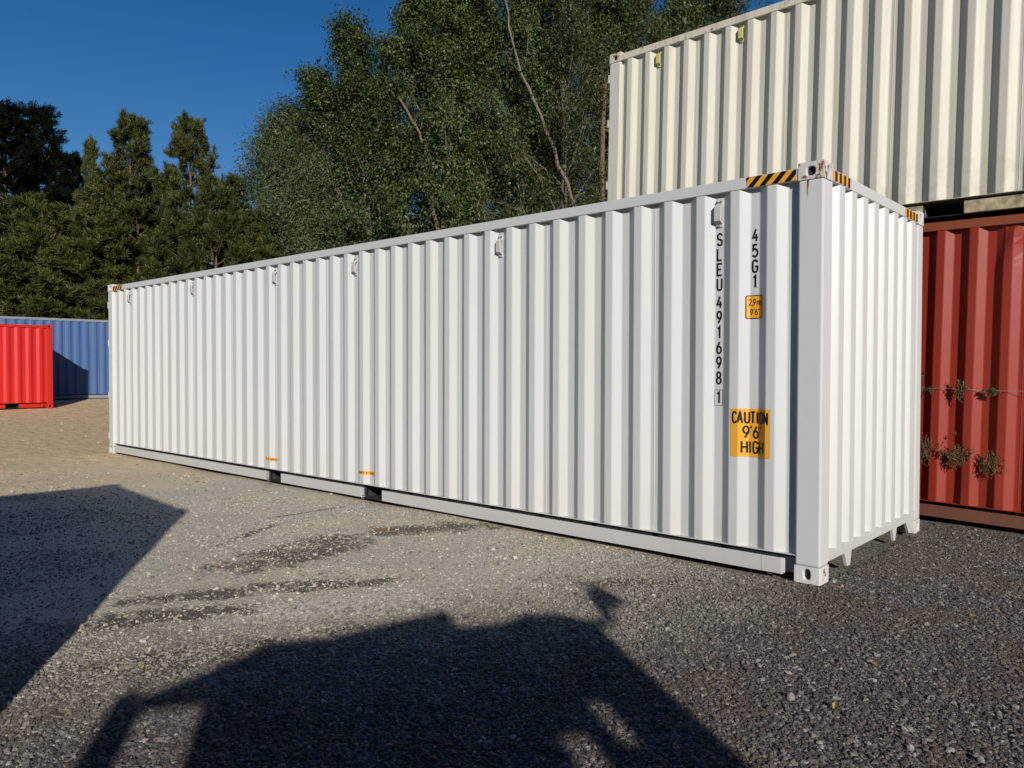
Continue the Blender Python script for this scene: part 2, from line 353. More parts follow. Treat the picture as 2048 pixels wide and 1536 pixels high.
def drape(mb, x0, x1, z0, z1, surf, off, kinks, zt=None):
    xs = sorted({x0, x1} | {k for k in kinks if x0 < k < x1})
    xs2 = []
    for a, b in zip(xs, xs[1:]):
        n = max(1, int((b-a)/0.02)); xs2 += [a+(b-a)*i/n for i in range(n)]
    xs2.append(xs[-1])
    v = []
    for x in xs2: v += [(x, surf(x)-off, z0), (x, surf(x)-off, z1)]
    mb.add(v, [(2*i, 2*i+2, 2*i+3, 2*i+1) for i in range(len(xs2)-1)])

# ------------------------------------------------------------------ corner casting
def stadium(a, b, n=24):
    """oval of half sizes a,b"""
    out = []
    for i in range(n):
        t = 2*math.pi*i/n; c, s_ = math.cos(t), math.sin(t)
        out.append((a*math.copysign(abs(c)**0.75, c), b*math.copysign(abs(s_)**0.75, s_)))
    return out
def holed(mb, o, U, V, Nn, w_, h_, cu, cv, a, b, depth=0.026):
    """face w_ x h_ from corner o along U,V with an oval hole at (cu,cv), wall going inwards -N"""
    o, U, V, Nn = map(Vector, (o, U, V, Nn)); n = 24; hs_ = [(cu+x, cv+y) for x, y in stadium(a, b, n)]
    rect = []
    for i in range(n):
        dx, dy = hs_[i][0]-cu, hs_[i][1]-cv
        ts = []
        if dx > 1e-9: ts.append((w_-cu)/dx)
        if dx < -1e-9: ts.append(-cu/dx)
        if dy > 1e-9: ts.append((h_-cv)/dy)
        if dy < -1e-9: ts.append(-cv/dy)
        t = min(ts); rect.append((cu+dx*t, cv+dy*t))
    corners = [(0, 0), (w_, 0), (w_, h_), (0, h_)]
    for c in corners:   # snap nearest rect point on the corner
        j = min(range(n), key=lambda i: (rect[i][0]-c[0])**2+(rect[i][1]-c[1])**2); rect[j] = c
    P = lambda q, d=0: o + U*q[0] + V*q[1] - Nn*d
    v = [P(q) for q in rect] + [P(q) for q in hs_] + [P(q, depth) for q in hs_]
    f = []
    for i in range(n):
        j = (i+1) % n
        f.append((i, j, n+j, n+i)); f.append((n+i, n+j, 2*n+j, 2*n+i))
    mb.add(v, f)
CAST = {}
def casting_mesh(sx, top):
    """outer corner at origin, body extends to +y, to -x (sx=1) or +x (sx=-1), and down (top) or up"""
    key = (sx, top)
    if key in CAST: return CAST[key]
    mb = MB(); A, B, Hh = 0.178, 0.162, 0.118
    z0 = -Hh if top else 0.0
    xa = -A if sx > 0 else 0.0
    hz = Hh*0.47 if top else Hh*0.53
    if top: holed(mb, (xa, 0, z0), (1, 0, 0), (0, 0, 1), (0, -1, 0), A, Hh, A*0.5, hz, 0.030, 0.031)
    else: holed(mb, (xa, 0, z0), (1, 0, 0), (0, 0, 1), (0, -1, 0), A, Hh, A*0.5, hz, 0.024, 0.037)
    xe = 0.0
    holed(mb, (xe, 0, z0), (0, 1, 0), (0, 0, 1), (sx, 0, 0), B, Hh, B*0.56, hz, 0.025, 0.038)
    # inner pocket walls, top, bottom, the two hidden faces
    xb = -A if sx > 0 else A
    mb.add([(xb, 0, z0), (xb, B, z0), (xb, B, z0+Hh), (xb, 0, z0+Hh)], [(0, 1, 2, 3)])
    mb.add([(xb, B, z0), (xe, B, z0), (xe, B, z0+Hh), (xb, B, z0+Hh)], [(0, 1, 2, 3)])
    mb.add([(xb, 0, z0), (xe, 0, z0), (xe, B, z0), (xb, B, z0)], [(0, 1, 2, 3)])
    mb.add([(xb, 0, z0+Hh), (xe, 0, z0+Hh), (xe, B, z0+Hh), (xb, B, z0+Hh)], [(0, 1, 2, 3)])
    me = mb.mesh('corner_casting', fixn=False); b = bmesh.new(); b.from_mesh(me)
    bmesh.ops.remove_doubles(b, verts=b.verts, dist=0.0004); b.to_mesh(me); b.free()
    CAST[key] = me; return me

RING = {}
def ring_mesh():
    if 'm' in RING: return RING['m']
    # side outline (y outwards negative, z) of a strap 0.2 high standing 36 mm off the panel
    o = [(0, .100), (-.010, .100), (-.010, .078), (-.048, .048), (-.048, -.056), (-.010, -.080), (-.010, -.100), (0, -.100),
         (0, -.072), (-.034, -.050), (-.034, .042), (0, .070)]
    n = len(o); mb = MB()
    w0, w1 = -0.026, 0.026
    v = [(w0, y, z) for y, z in o] + [(w1, y, z) for y, z in o]
    f = [(i, (i+1) % n, n+(i+1) % n, n+i) for i in range(n)]
    caps = [(0, 1, 2, 11), (2, 3, 10, 11), (3, 4, 9, 10), (4, 5, 8, 9), (5, 6, 7, 8)]
    for c in caps: f.append(tuple(c)); f.append(tuple(n+i for i in c)[::-1])
    mb.add(v, f); RING['m'] = mb.mesh('lashing_ring')
    bb = MB(); 
    for (x, z) in ((0, 0),):
        bb.prism([(0.008*math.cos(t), 0.008*math.sin(t)) for t in [i*math.pi/4 for i in range(8)]], lambda a, b, t: (a, t, b), -0.020, -0.010)
    RING['b'] = bb.mesh('bolt')
    return RING['m']

def corr_profile(xr, pitch, y_out, dep, flat_o=0.07, slope=0.0698):
    """front surface y at x. xr: x of right edge of an outer flat (phase)"""
    fi = pitch - flat_o - 2*slope
    def prof(x):
        u = (x - xr) % pitch        # 0 at right edge of outer flat -> slope in -> inner -> slope out -> outer
        if u < slope: return y_out + dep*u/slope
        if u < slope+fi: return y_out + dep
        if u < 2*slope+fi: return y_out + dep*(1-(u-slope-fi)/slope)
        return y_out
    def kinks(a, b):
        out = []
        k0 = int(math.floor((a-xr)/pitch))-1
        for k in range(k0, k0+int((b-a)/pitch)+4):
            for q in (0, slope, slope+fi, 2*slope+fi):
                x = xr+k*pitch+q
                if a < x < b: out.append(x)
        return sorted(out)
    return prof, kinks

def corr_sheet(mb, xa, xb, z0, z1, prof, kinks, thick, fn=None, rows=(0.0, 1.0), warp=None):
    fn = fn or (lambda x, y, z: (x, y, z))
    xs = [xa] + kinks(xa, xb) + [xb]
    # tiny bend radius: split each kink in two
    xs2 = [xa]
    for x in xs[1:-1]: xs2 += [x-0.004, x+0.004]
    xs2.append(xb); xs2 = [x for i, x in enumerate(xs2) if i == 0 or x > xs2[i-1]]
    n = len(xs2); R = len(rows); v = []
    for r in rows:
        z = z0+(z1-z0)*r
        for x in xs2:
            y = prof(x) + (warp(x, z) if warp else 0.0); v.append(fn(x, y, z))
    for r in rows:
        z = z0+(z1-z0)*r
        for x in xs2:
            y = prof(x) + thick + (warp(x, z) if warp else 0.0); v.append(fn(x, y, z))
    f = []
    for k in range(R-1):
        for i in range(n-1):
            a = k*n+i; f.append((a, a+1, a+n+1, a+n)); a += R*n; f.append((a, a+n, a+n+1, a+1))
    T = (R-1)*n; O = R*n
    for i in range(n-1):
        f.append((i, O+i, O+i+1, i+1)); f.append((T+i, T+i+1, O+T+i+1, O+T+i))
    for k in range(R-1):
        a = k*n; f.append((a, a+n, O+a+n, O+a)); a = k*n+n-1; f.append((a, O+a, O+a+n, a+n))
    mb.add(v, f)

# ------------------------------------------------------------------ shipping container
def container(label, L, H, mats, loc, rz=0.0, tilt=0.0, xr=-0.333, pitch=0.2788, dep=0.042, y_out=0.012, seams=None, pockets=(),
              rings=(), ring_mat=None, end=True, W=2.438, top_z=(0.112, 0.030), sill=(0.032, 0.146), cast_special=None, fins=False, doors=True, warp=None, panel_lo=0.184, name='shipping_container', simple=False):
    root = empty(name, loc, 0.0, label, 'container'); root.rotation_euler = (0, tilt, rz)
    prof, kinks = corr_profile(xr, pitch, y_out, dep)
    zt0, zt1 = H-top_z[0], H-top_z[1]
    PW, PD = 0.174, 0.160
    xl, xrr = -L+PW-0.02, -PW+0.015
    # front side: welded corrugated sheets, one object each
    cuts = [xrr] + [s for s in (seams or []) if xl+0.2 < s < xrr-0.2] + [xl]
    for a, b in zip(cuts, cuts[1:]):
        mb = MB(); rows = (0, 0.25, 0.5, 0.75, 1.0) if warp is None else tuple(i/40 for i in range(41))
        corr_sheet(mb, b+0.002, a-0.002, panel_lo, zt0+0.012, prof, kinks, 0.004, None, rows, warp)
        mb.build('side_panel', mats['panel'], root)
    for s in cuts[1:-1]:
        mb = MB(); y = prof(s)
        mb.tube([(s, y+0.001, panel_lo+0.004), (s, y+0.001, zt0)], 0.0045, 6); mb.build('weld_seam', mats['panel'], root)
    # bottom flange the panels stand on
    mb = MB(); mb.box((xl, y_out-0.002, panel_lo-0.005), (xrr, 0.104, panel_lo)); mb.build('panel_flange', mats['panel'], root)
    # rear side panel
    pr2 = lambda x: W - prof(x) 
    mb = MB(); corr_sheet(mb, xl, xrr, panel_lo, zt0+0.012, pr2, kinks, -0.004); mb.build('side_panel', mats['panel'], root)
    # top rails
    for yy in (0.006, W-0.066):
        mb = MB(); mb.box((-L+0.179, yy, zt0), (-0.179, yy+0.06, zt1)); mb.build('top_rail', mats['rail'], root, 0.004)
    # bottom rails, front one interrupted by fork pockets
    segs = []; e = -0.27
    for (pa, pb) in sorted(pockets, key=lambda q: -q[1]): segs.append((pb, e)); e = pa
    segs.append((-L+0.20, e))
    for (a, b) in segs:
        mb = MB(); mb.box((a, 0.010, sill[0]), (b, 0.022, sill[1])); mb.box((a, 0.022, sill[0]), (b, 0.059, sill[0]+0.008))
        mb.build('bottom_rail', mats['sill'], root, 0.002)
    mb = MB(); mb.box((-0.42, 0.0075, sill[0]+0.004), (-0.279, 0.0098, sill[1]-0.004)); mb.build('rail_patch_plate', mats['sill'], root)
    e = -0.179
    for (pa, pb) in sorted(pockets, key=lambda q: -q[1]) + [(None, -L+0.179)]:
        mb = MB(); mb.box((pb, 0.09, sill[0]+0.006), (e, 0.105, panel_lo-0.006)); mb.build('rail_web', mats['sill'], root); e = pa
    mb = MB(); mb.box((-L+0.18, W-0.075, sill[0]), (-0.18, W-0.015, panel_lo-0.012)); mb.build('bottom_rail', mats['sill'], root)
    for (pa, pb) in pockets:
        mb = MB()
        mb.box((pa-0.006, 0.061, 0.03), (pa, W-0.08, panel_lo-0.014)); mb.box((pb, 0.061, 0.03), (pb+0.006, W-0.08, panel_lo-0.014))
        mb.box((pa, 0.03, 0.026), (pb, W-0.08, 0.032)); mb.build('forklift_pocket', M['dark'], root)
    # floor and cross members underneath
    mb = MB(); mb.box((-L+0.05, 0.08, 0.150), (-0.06, W-0.08, 0.172)); mb.build('floor', M['dark'], root)
    if not simple:
        x = -0.75
        while x > -L+0.4:
            if not any(pa-0.1 < x < pb+0.1 for pa, pb in pockets):
                mb = MB(); mb.box((x-0.02, 0.08, 0.035), (x+0.02, W-0.08, 0.149)); mb.build('cross_member', M['dark'], root)
            x -= 0.6
    # roof
    mb = MB(); rp, rk = corr_profile(-0.3, 0.209, 0.0, 0.02, 0.09, 0.02)
    corr_sheet(mb, -L+0.10, -0.10, 0.04, W-0.04, rp, rk, 0.003, lambda x, y, z: (x, z, zt1-0.004-y)); mb.build('roof_panel', mats['panel'], root)
    # corner posts
    for sx, x0 in ((1, 0.0), (-1, -L)):
        for sy, y0 in ((1, 0.0), (-1, W)):
            mb = MB(); xs = (x0-PW, x0) if sx > 0 else (x0, x0+PW); ys = (y0+0.003, y0+PD) if sy > 0 else (y0-PD, y0-0.003)
            xs = (xs[0], xs[1]-0.002) if sx > 0 else (xs[0]+0.002, xs[1])
            mb.box((xs[0], ys[0], 0.1195), (xs[1], ys[1], H-0.1195))
            mb.build('corner_post', mats['post'], root, 0.012)
            for tp in (True, False):
                me = casting_mesh(sx*sy if False else sx, tp).copy()
                mt = mats['cast']
                if cast_special and (sx, sy, tp) in cast_special: mt = cast_special[(sx, sy, tp)]
                me.materials.clear(); me.materials.append(mt)
                o = link('corner_casting', me, root, 0.007)
                o.location = (x0, y0, H if tp else 0.0)
                if sy < 0: o.scale = (1, -1, 1)
                if not simple:
                    cv = MB(); zc = (-0.112, -0.006) if tp else (0.006, 0.112); xc_ = (-0.172, -0.0275) if sx > 0 else (0.0275, 0.172)
                    cv.box((xc_[0], 0.0275, zc[0]), (xc_[1], 0.156, zc[1])); cv.build('casting_shade_box', M['dark'], o)  # dark box put in the hollow casting as shade behind its holes
    # end wall at x=0
    for zz in ((H-0.112, H-0.030), (0.137, 0.205)):
        mb = MB(); mb.box((-0.07, 0.163, zz[0]), (-0.004, W-0.163, zz[1])); mb.build('end_rail', mats['rail'], root, 0.003)
    if end:
        y0, ep, fo, sl, dd = 0.331, 0.2545, 0.108, 0.038, 0.045
        eprof, ekink = corr_profile(y0+fo, ep, 0.0, dd, fo, sl)
        def ef(y, d, z): return (-0.008-d, y, z)
        mb = MB(); corr_sheet(mb, 0.15, W-0.15, 0.20, H-0.110, lambda y: eprof(y), ekink, 0.004, ef, (0, .25, .5, .75, 1.0)); mb.build('end_panel', mats['panel'], root)
    # door end at x=-L
    if doors:
        for s in (0, 1):
            ya = PD+0.004 + s*(W/2-PD); yb = ya+(W/2-PD)-0.008
            mb = MB(); mb.box((-L+0.02, ya, 0.19), (-L+0.05, yb, H-0.13))
            for q in range(4):
                zz = 0.35+q*(H-0.7)/3; mb.box((-L+0.012, ya+0.1, zz-0.08), (-L+0.02, yb-0.1, zz+0.08))
            d = mb.build('door', mats['panel'], root)
            for q in (0.3, 0.75):
                rb = MB(); yy = ya+(yb-ya)*q; rb.tube([(-L-0.012, yy, 0.12), (-L-0.012, yy, H-0.1)], 0.016, 8); rb.build('lock_rod', M['galv'], d)
            for zz in (0.30, 1.0, 1.9, 2.55):
                hb = MB(); yh = 0.001 if s == 0 else W-0.001; 
                hb.box((-L-0.02, min(yh, yh+(0.05 if s == 0 else -0.05)), zz*H/2.896-0.05), (-L+0.0005, max(yh, yh+(0.05 if s == 0 else -0.05)), zz*H/2.896+0.05)); hb.build('hinge', mats['post'], d)
        mb = MB(); mb.box((-L+0.004, PD, 0.10), (-L+0.1, W-PD, 0.185)); mb.build('door_sill', mats['rail'], root)
        mb = MB(); mb.box((-L+0.004, PD, H-0.125), (-L+0.1, W-PD, H-0.03)); mb.build('door_header', mats['rail'], root)
    if fins:
        for (ya, yb, yc, yd) in ((0.500, 0.650, 0.552, 0.618), (1.645, 1.765, 1.684, 1.722), (2.03, 2.28, 2.12, 2.28)):
            mb = MB(); mb.prism([(ya, 0.137), (yb, 0.137), (yd, 0.032), (yc, 0.032)], lambda a, b, t: (t, a, b), -0.03, -0.006)
            mb.build('support_fin', mats['rail'], root, 0.002)
    for (x, z) in rings:
        ro = link('lashing_ring', ring_mesh().copy(), root); ro.data.materials.clear(); ro.data.materials.append(ring_mat or mats['rail'])
        ro.location = (x, y_out+dep, z)
        bv = ro.modifiers.new('bevel', 'BEVEL'); bv.width = 0.002; bv.segments = 2
        for (bx, bz) in ((-.013, .089), (.015, .089), (0.0, -.089)):
            bo = link('bolt', RING['b'], ro); bo.location = (bx, 0, bz)
            if not RING['b'].materials: RING['b'].materials.append(M['galv'])
    return root, prof, kinks

def hazard(parent, x0, x1, z0, z1, y, n, slant, fn=None, up_right=True):
    """amber tape with slanted black bars"""
    fn = fn or (lambda a, b, o: (a, y-o, b))
    mb = MB(); mb.add([fn(x0, z0, 0.002), fn(x1, z0, 0.002), fn(x1, z1, 0.002), fn(x0, z1, 0.002)], [(0, 1, 2, 3)])
    t = mb.build('hazard_tape', M['amber_tape'], parent, fixn=False)
    p = (x1-x0)/n
    for i in range(-2, n+2):
        a = x0+p*(i+0.45); b = a+p*0.5
        poly = [(a-slant, z0), (b-slant, z0), (b+slant, z1), (a+slant, z1)] if up_right else [(a+slant, z0), (b+slant, z0), (b-slant, z1), (a-slant, z1)]
        # clip to x0..x1
        for lim, sg in ((x0, 1), (x1, -1)):
            outp = []
            for (pa, pb) in zip(poly, poly[1:]+poly[:1]):
                ia, ib = sg*(pa[0]-lim) >= 0, sg*(pb[0]-lim) >= 0
                if ia: outp.append(pa)
                if ia != ib:
                    u = (lim-pa[0])/(pb[0]-pa[0]); outp.append((lim, pa[1]+(pb[1]-pa[1])*u))
            poly = outp
            if len(poly) < 3: break
        if len(poly) >= 3:
            s = MB(); s.add([fn(q[0], q[1], 0.0035) for q in poly], [tuple(range(len(poly)))]); s.build('black_stripe', M['black_print'], t, fixn=False)

# ================================================================== white container (the subject)
xk = lambda k: -0.333-0.2788*k
seamsW = [xk(k)+0.1046 for k in range(4, 43, 4)]
ringsW = [(xk(k)+0.1046, z) for k, z in ((2, 2.636), (10, 2.622), (18, 2.62), (24, 2.63), (32, 2.63), (40, 2.63))]
wm = dict(panel=M['white'], rail=M['white_rail'], sill=M['white_rail'], post=M['white_post'], cast=M['white_cast'])
white, prof, kinks = container('long clean white high-cube container standing alone in front on the gravel', 12.192, 2.896, wm, (0, 0, 0),
    seams=seamsW, pockets=((-7.117, -6.760), (-5.104, -4.740)), rings=ringsW, fins=True,
    cast_special={(1, 1, True): M['white_cast_rusty']})
K = kinks(-12, 0)
# marking column
def word(parent, name, chars, x, zlist, wd, ht, th):
    for ch, z in zip(chars, zlist):
        mb = MB(); glyph(mb, ch, x-wd/2, z, wd, ht, th, prof, 0.0015); mb.build('letter', M['black_print'], parent, fixn=False)
xc = xk(2)+0.1046
word(white, 'owner_code_lettering', 'SLEU', xc, [2.404, 2.292, 2.180, 2.069], 0.036, 0.086, 0.0145)
word(white, 'serial_number_lettering', '491698', xc, [1.933+0.004-0.1135*i for i in range(6)], 0.036, 0.086, 0.0145)
mbx = MB(); glyph(mbx, '1', xc-0.018, 1.224, 0.036, 0.082, 0.014, prof, 0.0015); mbx.build('letter', M['black_print'], white, fixn=False); mbx = MB()
ribbon(mbx, [(xc-0.033, 1.204), (xc+0.031, 1.204), (xc+0.031, 1.322), (xc-0.033, 1.322), (xc-0.033, 1.204)], 0.003, lambda a, b: (a, prof(a)-0.0015, b), True, 0.006)
mbx.build('check_digit_box', M['black_print'], white, fixn=False)
xc1 = xk(1)+0.1046
word(white, 'type_code_lettering', '45G1', xc1, [2.406, 2.294, 2.182, 2.070], 0.036, 0.086, 0.0145)
# 2,9m height sticker
def text_on(parent, name, rows, th):
    for (s, xs, z, wd, ht) in rows:
        for ch, x in zip(s, xs):
            mb = MB(); glyph(mb, ch, x, z, wd, ht, th, prof, 0.0035); mb.build('letter', M['black_print'], parent, fixn=False)
mb = MB(); drape(mb, -0.567, -0.446, 1.848, 2.012, prof, 0.0018, K); st = mb.build('height_sticker', M['amber'], white, fixn=False)
mb = MB(); ribbon(mb, [(-0.560, 1.848), (-0.453, 1.848), (-0.446, 1.855), (-0.446, 2.005), (-0.453, 2.012), (-0.560, 2.012), (-0.567, 2.005), (-0.567, 1.855), (-0.560, 1.848)], 0.006, lambda a, b: (a, prof(a)-0.0035, b), True, 0.005)
mb.build('sticker_border', M['black_print'], st, fixn=False)
text_on(st, 'sticker_lettering', [('2', [-0.549], 1.944, 0.017, 0.042), (',', [-0.530], 1.944, 0.016, 0.042), ('9', [-0.518], 1.944, 0.017, 0.042), ('m', [-0.486], 1.944, 0.024, 0.042),
                               ('9', [-0.539], 1.872, 0.018, 0.042), ("'", [-0.519], 1.872, 0.016, 0.042), ('6', [-0.503], 1.872, 0.018, 0.042), ('"', [-0.483], 1.872, 0.017, 0.042)], 0.0055)
# CAUTION sticker
mb = MB(); drape(mb, -0.668, -0.366, 0.838, 1.190, prof, 0.0018, K); st = mb.build('caution_sticker', M['amber'], white, fixn=False)
cx = [-0.653+0.0408*i for i in range(7)]
cx = [-0.656, -0.612, -0.565, -0.523, -0.494, -0.447, -0.402]
text_on(st, 'sticker_lettering', [('CAUTION', [-0.650, -0.611, -0.567, -0.526, -0.492, -0.456, -0.414], 1.086, 0.027, 0.080),
    ('9', [-0.578], 0.978, 0.036, 0.083), ("'", [-0.540], 0.978, 0.03, 0.083), ('6', [-0.507], 0.978, 0.036, 0.083), ('"', [-0.466], 0.978, 0.03, 0.083),
    ('HIGH', [-0.586, -0.549, -0.508, -0.458], 0.868, 0.034, 0.083)], 0.0132)
# EMPTY ONLY stickers above the fork pockets
for xa, zz in ((-7.185, 0.283), (-5.170, 0.287)):
    mb = MB(); drape(mb, xa, xa+0.29, zz, zz+0.040, prof, 0.0018, K); st = mb.build('fork_pocket_sticker', M['amber'], white, fixn=False)
    text_on(st, 'sticker_lettering', [('EMPTYONLY', [xa+0.010+0.0295*i+(0.012 if i > 4 else 0) for i in range(9)], zz+0.009, 0.017, 0.023)], 0.0052)
# hazard tape on the top rails
hazard(white, -0.556, -0.192, 2.788, 2.862, 0.006, 4, 0.034)
hazard(white, -12.005, -11.62, 2.788, 2.862, 0.006, 4, 0.03)
hazard(white, 0.175, 0.52, 2.790, 2.860, 0.0, 4, 0.0, fn=lambda a, b, o: (-0.004+o, a, b), up_right=False)
hazard(white, 1.885, 2.255, 2.790, 2.860, 0.0, 4, 0.0, fn=lambda a, b, o: (-0.004+o, a, b), up_right=False)
# shadow-gap infill beside the post foot: small hooked bracket on the rail end
mb = MB(); mb.box((-0.30, 0.024, 0.04), (-0.255, 0.034, 0.145)); mb.build('rail_end_lug', M['white_rail'], white, 0.008)

# ================================================================== stacked pair behind
sm, s0, st_ = -0.054, 2.958, -0.02
rzs = math.atan(sm)
def on_stack(xl_, z): return (xl_*math.cos(rzs), s0+xl_*math.sin(rzs), 0.024-0.02*xl_+z)
Ls = 12.192; off = -4.03+Ls            # local right end of both
rm = dict(panel=M['red'], rail=M['red_rail'], sill=M['red_sill'], post=M['red'], cast=M['red_sill'])
def dent(x, z):
    # knocked-in crease below the top rail
    xx = x + off; d = 0.0
    for (cx_, cz_, a, b, h) in ((0.545, 2.93, 0.05, 0.10, 0.040), (0.60, 2.86, 0.045, 0.12, -0.030), (0.47, 2.80, 0.035, 0.16, 0.028), (0.62, 2.70, 0.03, 0.1, 0.02), (0.20, 0.45, 0.06, 0.25, 0.012), (0.42, 0.40, 0.08, 0.3, -0.014)):
        d += h*math.exp(-((xx-cx_)/a)**2-((z-cz_-(-0.12 if cz_ > 2 else 0))/b)**2)
    return d
rp_ = on_stack(off, 0.0)
red, rprof, rk = container('faded red container under the cream one, half hidden by the white container', Ls, 2.896, rm, rp_, rzs, 0.02,
    xr=-0.002-off, pitch=0.2807, dep=0.050, seams=[-0.002-off+0.2807*k+0.105 for k in range(26, -20, -4)], pockets=((-7.12, -6.76), (-5.10, -4.74)), warp=dent, end=True)
cm = dict(panel=M['cream'], rail=M['cream_rail'], sill=M['cream_mouldy'], post=M['cream'], cast=M['cream_cast'])
cpk = 0.208-off
cream, cprof, ck = container('weathered cream container stacked on top of the faded red one', Ls, 2.591, cm, on_stack(off, 2.896), rzs, 0.02,
    xr=-3.680-off, pitch=0.2807, dep=0.048, seams=[-0.49-off+1.1228*k for k in range(9, -4, -1)], pockets=((cpk-0.36, cpk), (cpk+1.69, cpk+2.05)),
    rings=((-3.285-off, 2.36), (-2.157-off, 2.36)), ring_mat=M['yellow_ring'])

# ================================================================== far left pair
sc = dict(panel=M['scarlet'], rail=M['scarlet_rail'], sill=M['scarlet_rail'], post=M['scarlet_rail'], cast=M['scarlet_rail'])
container('small bright red container at the far left edge of the yard', 2.991, 2.591, sc, (-24.85, 3.13, 0.21), rad(88), 0.0,
          xr=-0.30, pitch=0.293, pockets=((-1.28, -0.93), (-2.06, -1.71)), dep=0.036, simple=True)
bl = dict(panel=M['blue'], rail=M['blue_rail'], sill=M['blue_rail'], post=M['blue'], cast=M['blue_rail'])
container('long weathered blue container behind the small bright red one', 12.192, 2.896, bl, (-27.62, 8.9, 0.335), rad(83), 0.0,
          xr=-0.32, pitch=0.278, pockets=((-7.3, -6.94), (-5.25, -4.89)), dep=0.036, simple=True)
# unseen neighbour whose shadow crosses the left foreground
gm = dict(panel=M['cream_rail'], rail=M['cream_rail'], sill=M['cream_rail'], post=M['cream_rail'], cast=M['cream_rail'])
container('grey cream container left of the viewpoint, throwing its boxy shadow over the left foreground', 6.058, 2.591, gm, (-0.22, -5.44, 0.0), rad(84.5), 0.0,
          xr=-0.3, pitch=0.278, simple=True)

# ================================================================== unseen truck added behind the viewpoint, shaped to cast the foreground shadow
L2 = Vector((-sdir.x, -sdir.y, 0)).normalized(); W2 = Vector((L2.y, -L2.x, 0))
tb = CAM + W2*0.0 - L2*3.0; tb.z = 0
truck = empty('unseen_shadow_truck', tb, math.atan2(W2.y, W2.x), 'unseen flatbed truck added behind the viewpoint, shaped to cast the foreground shadow', 'truck')
# local frame: x across (= W2), y along travel (towards the scene), z up
tm = plain('truck_cab_paint', (0.55, 0.55, 0.53), 0.4); tk = M['dark']
mb = MB()
def slab(poly, y0, y1): mb.prism(poly, lambda a, b, t: (a, t, b), y0, y1)
slab([(-.50, .55), (1.56, .55), (1.56, 2.0), (-.50, 2.0)], 0.0, 0.05)                       # front lower
slab([(-.50, 2.0), (.94, 2.0), (.94, 2.45), (-.50, 2.45)], 0.0, 0.05)
slab([(1.23, 2.0), (1.56, 2.0), (1.56, 2.45), (1.23, 2.45)], 0.0, 0.05)
slab([(1.05, 2.0), (1.23, 2.0), (1.23, 2.17), (1.16, 2.17), (1.16, 2.32), (1.05, 2.32)], 0.0, 0.05)  # openings cut to let small light patches into the cast shadow
slab([(.94, 2.22), (1.05, 2.22), (1.05, 2.32), (.94, 2.32)], 0.0, 0.05)
slab([(.94, 2.32), (1.23, 2.32), (1.23, 2.45), (.94, 2.45)], 0.0, 0.05)
slab([(-.50, 2.45), (1.56, 2.45), (1.55, 2.71), (1.40, 2.78), (1.20, 2.79), (1.0, 2.74), (.74, 2.74), (-.26, 2.74), (-.50, 2.60)], 0.0, 0.05)
for xx in (-.50, 1.52): slab([(xx, .55), (xx+.04, .55), (xx+.04, 2.70), (xx, 2.60)], -1.1, 0.0)
slab([(-.50, .9), (1.56, .9), (1.56, 1.7), (-.50, 1.7)], -1.15, -1.1)
cab = mb.build('cab', tm, truck)
mb = MB(); mb.prism([(-.40, 2.68), (.74, 2.88), (.76, 2.90), (.78, 2.72), (.0, 2.70)], lambda a, b, t: (a, t, b), -.6, 0.0); mb.prism([(-.86, 2.50), (-.30, 2.72), (-.30, 2.60), (-.50, 2.50)], lambda a, b, t: (a, t, b), -.1, 0.0)
mb.build('wind_deflector', tm, truck)
mb = MB(); mb.tube([(-.815, -.3, .5), (-.815, -.3, 2.60), (-.84, -.3, 2.66)], [.075, .075, .05], 12); mb.build('exhaust_stack', tk, truck)
mb = MB(); mb.tube([(-.815, -.3, 1.2), (-.5, -.3, 1.2)], .03, 8); mb.build('exhaust_bracket', tk, truck)
mb = MB(); mb.prism([(1.64, 2.70), (1.74, 2.78), (1.90, 2.84), (1.86, 2.98), (1.74, 2.96), (1.68, 2.86)], lambda a, b, t: (a, t, b), -.02, .05)
mr = mb.build('wing_mirror', tk, truck, 0.01)
mb = MB(); mb.tube([(1.5, .02, 2.66), (1.70, .02, 2.74)], .03, 8); mb.build('mirror_arm', tk, mr)
mb = MB(); mb.box((-.45, -5.5, .7), (1.5, -1.2, .9)); mb.build('flatbed', tk, truck)
for wx in (-.45, 1.25):
    for wy in (-.4, -4.6):
        mb = MB(); mb.prism([(.45*math.cos(t), .45*math.sin(t)) for t in [i*math.pi/12 for i in range(24)]], lambda a, b, t: (t, wy+a, .45+b), wx, wx+.26); mb.build('wheel', tk, truck, 0.02)

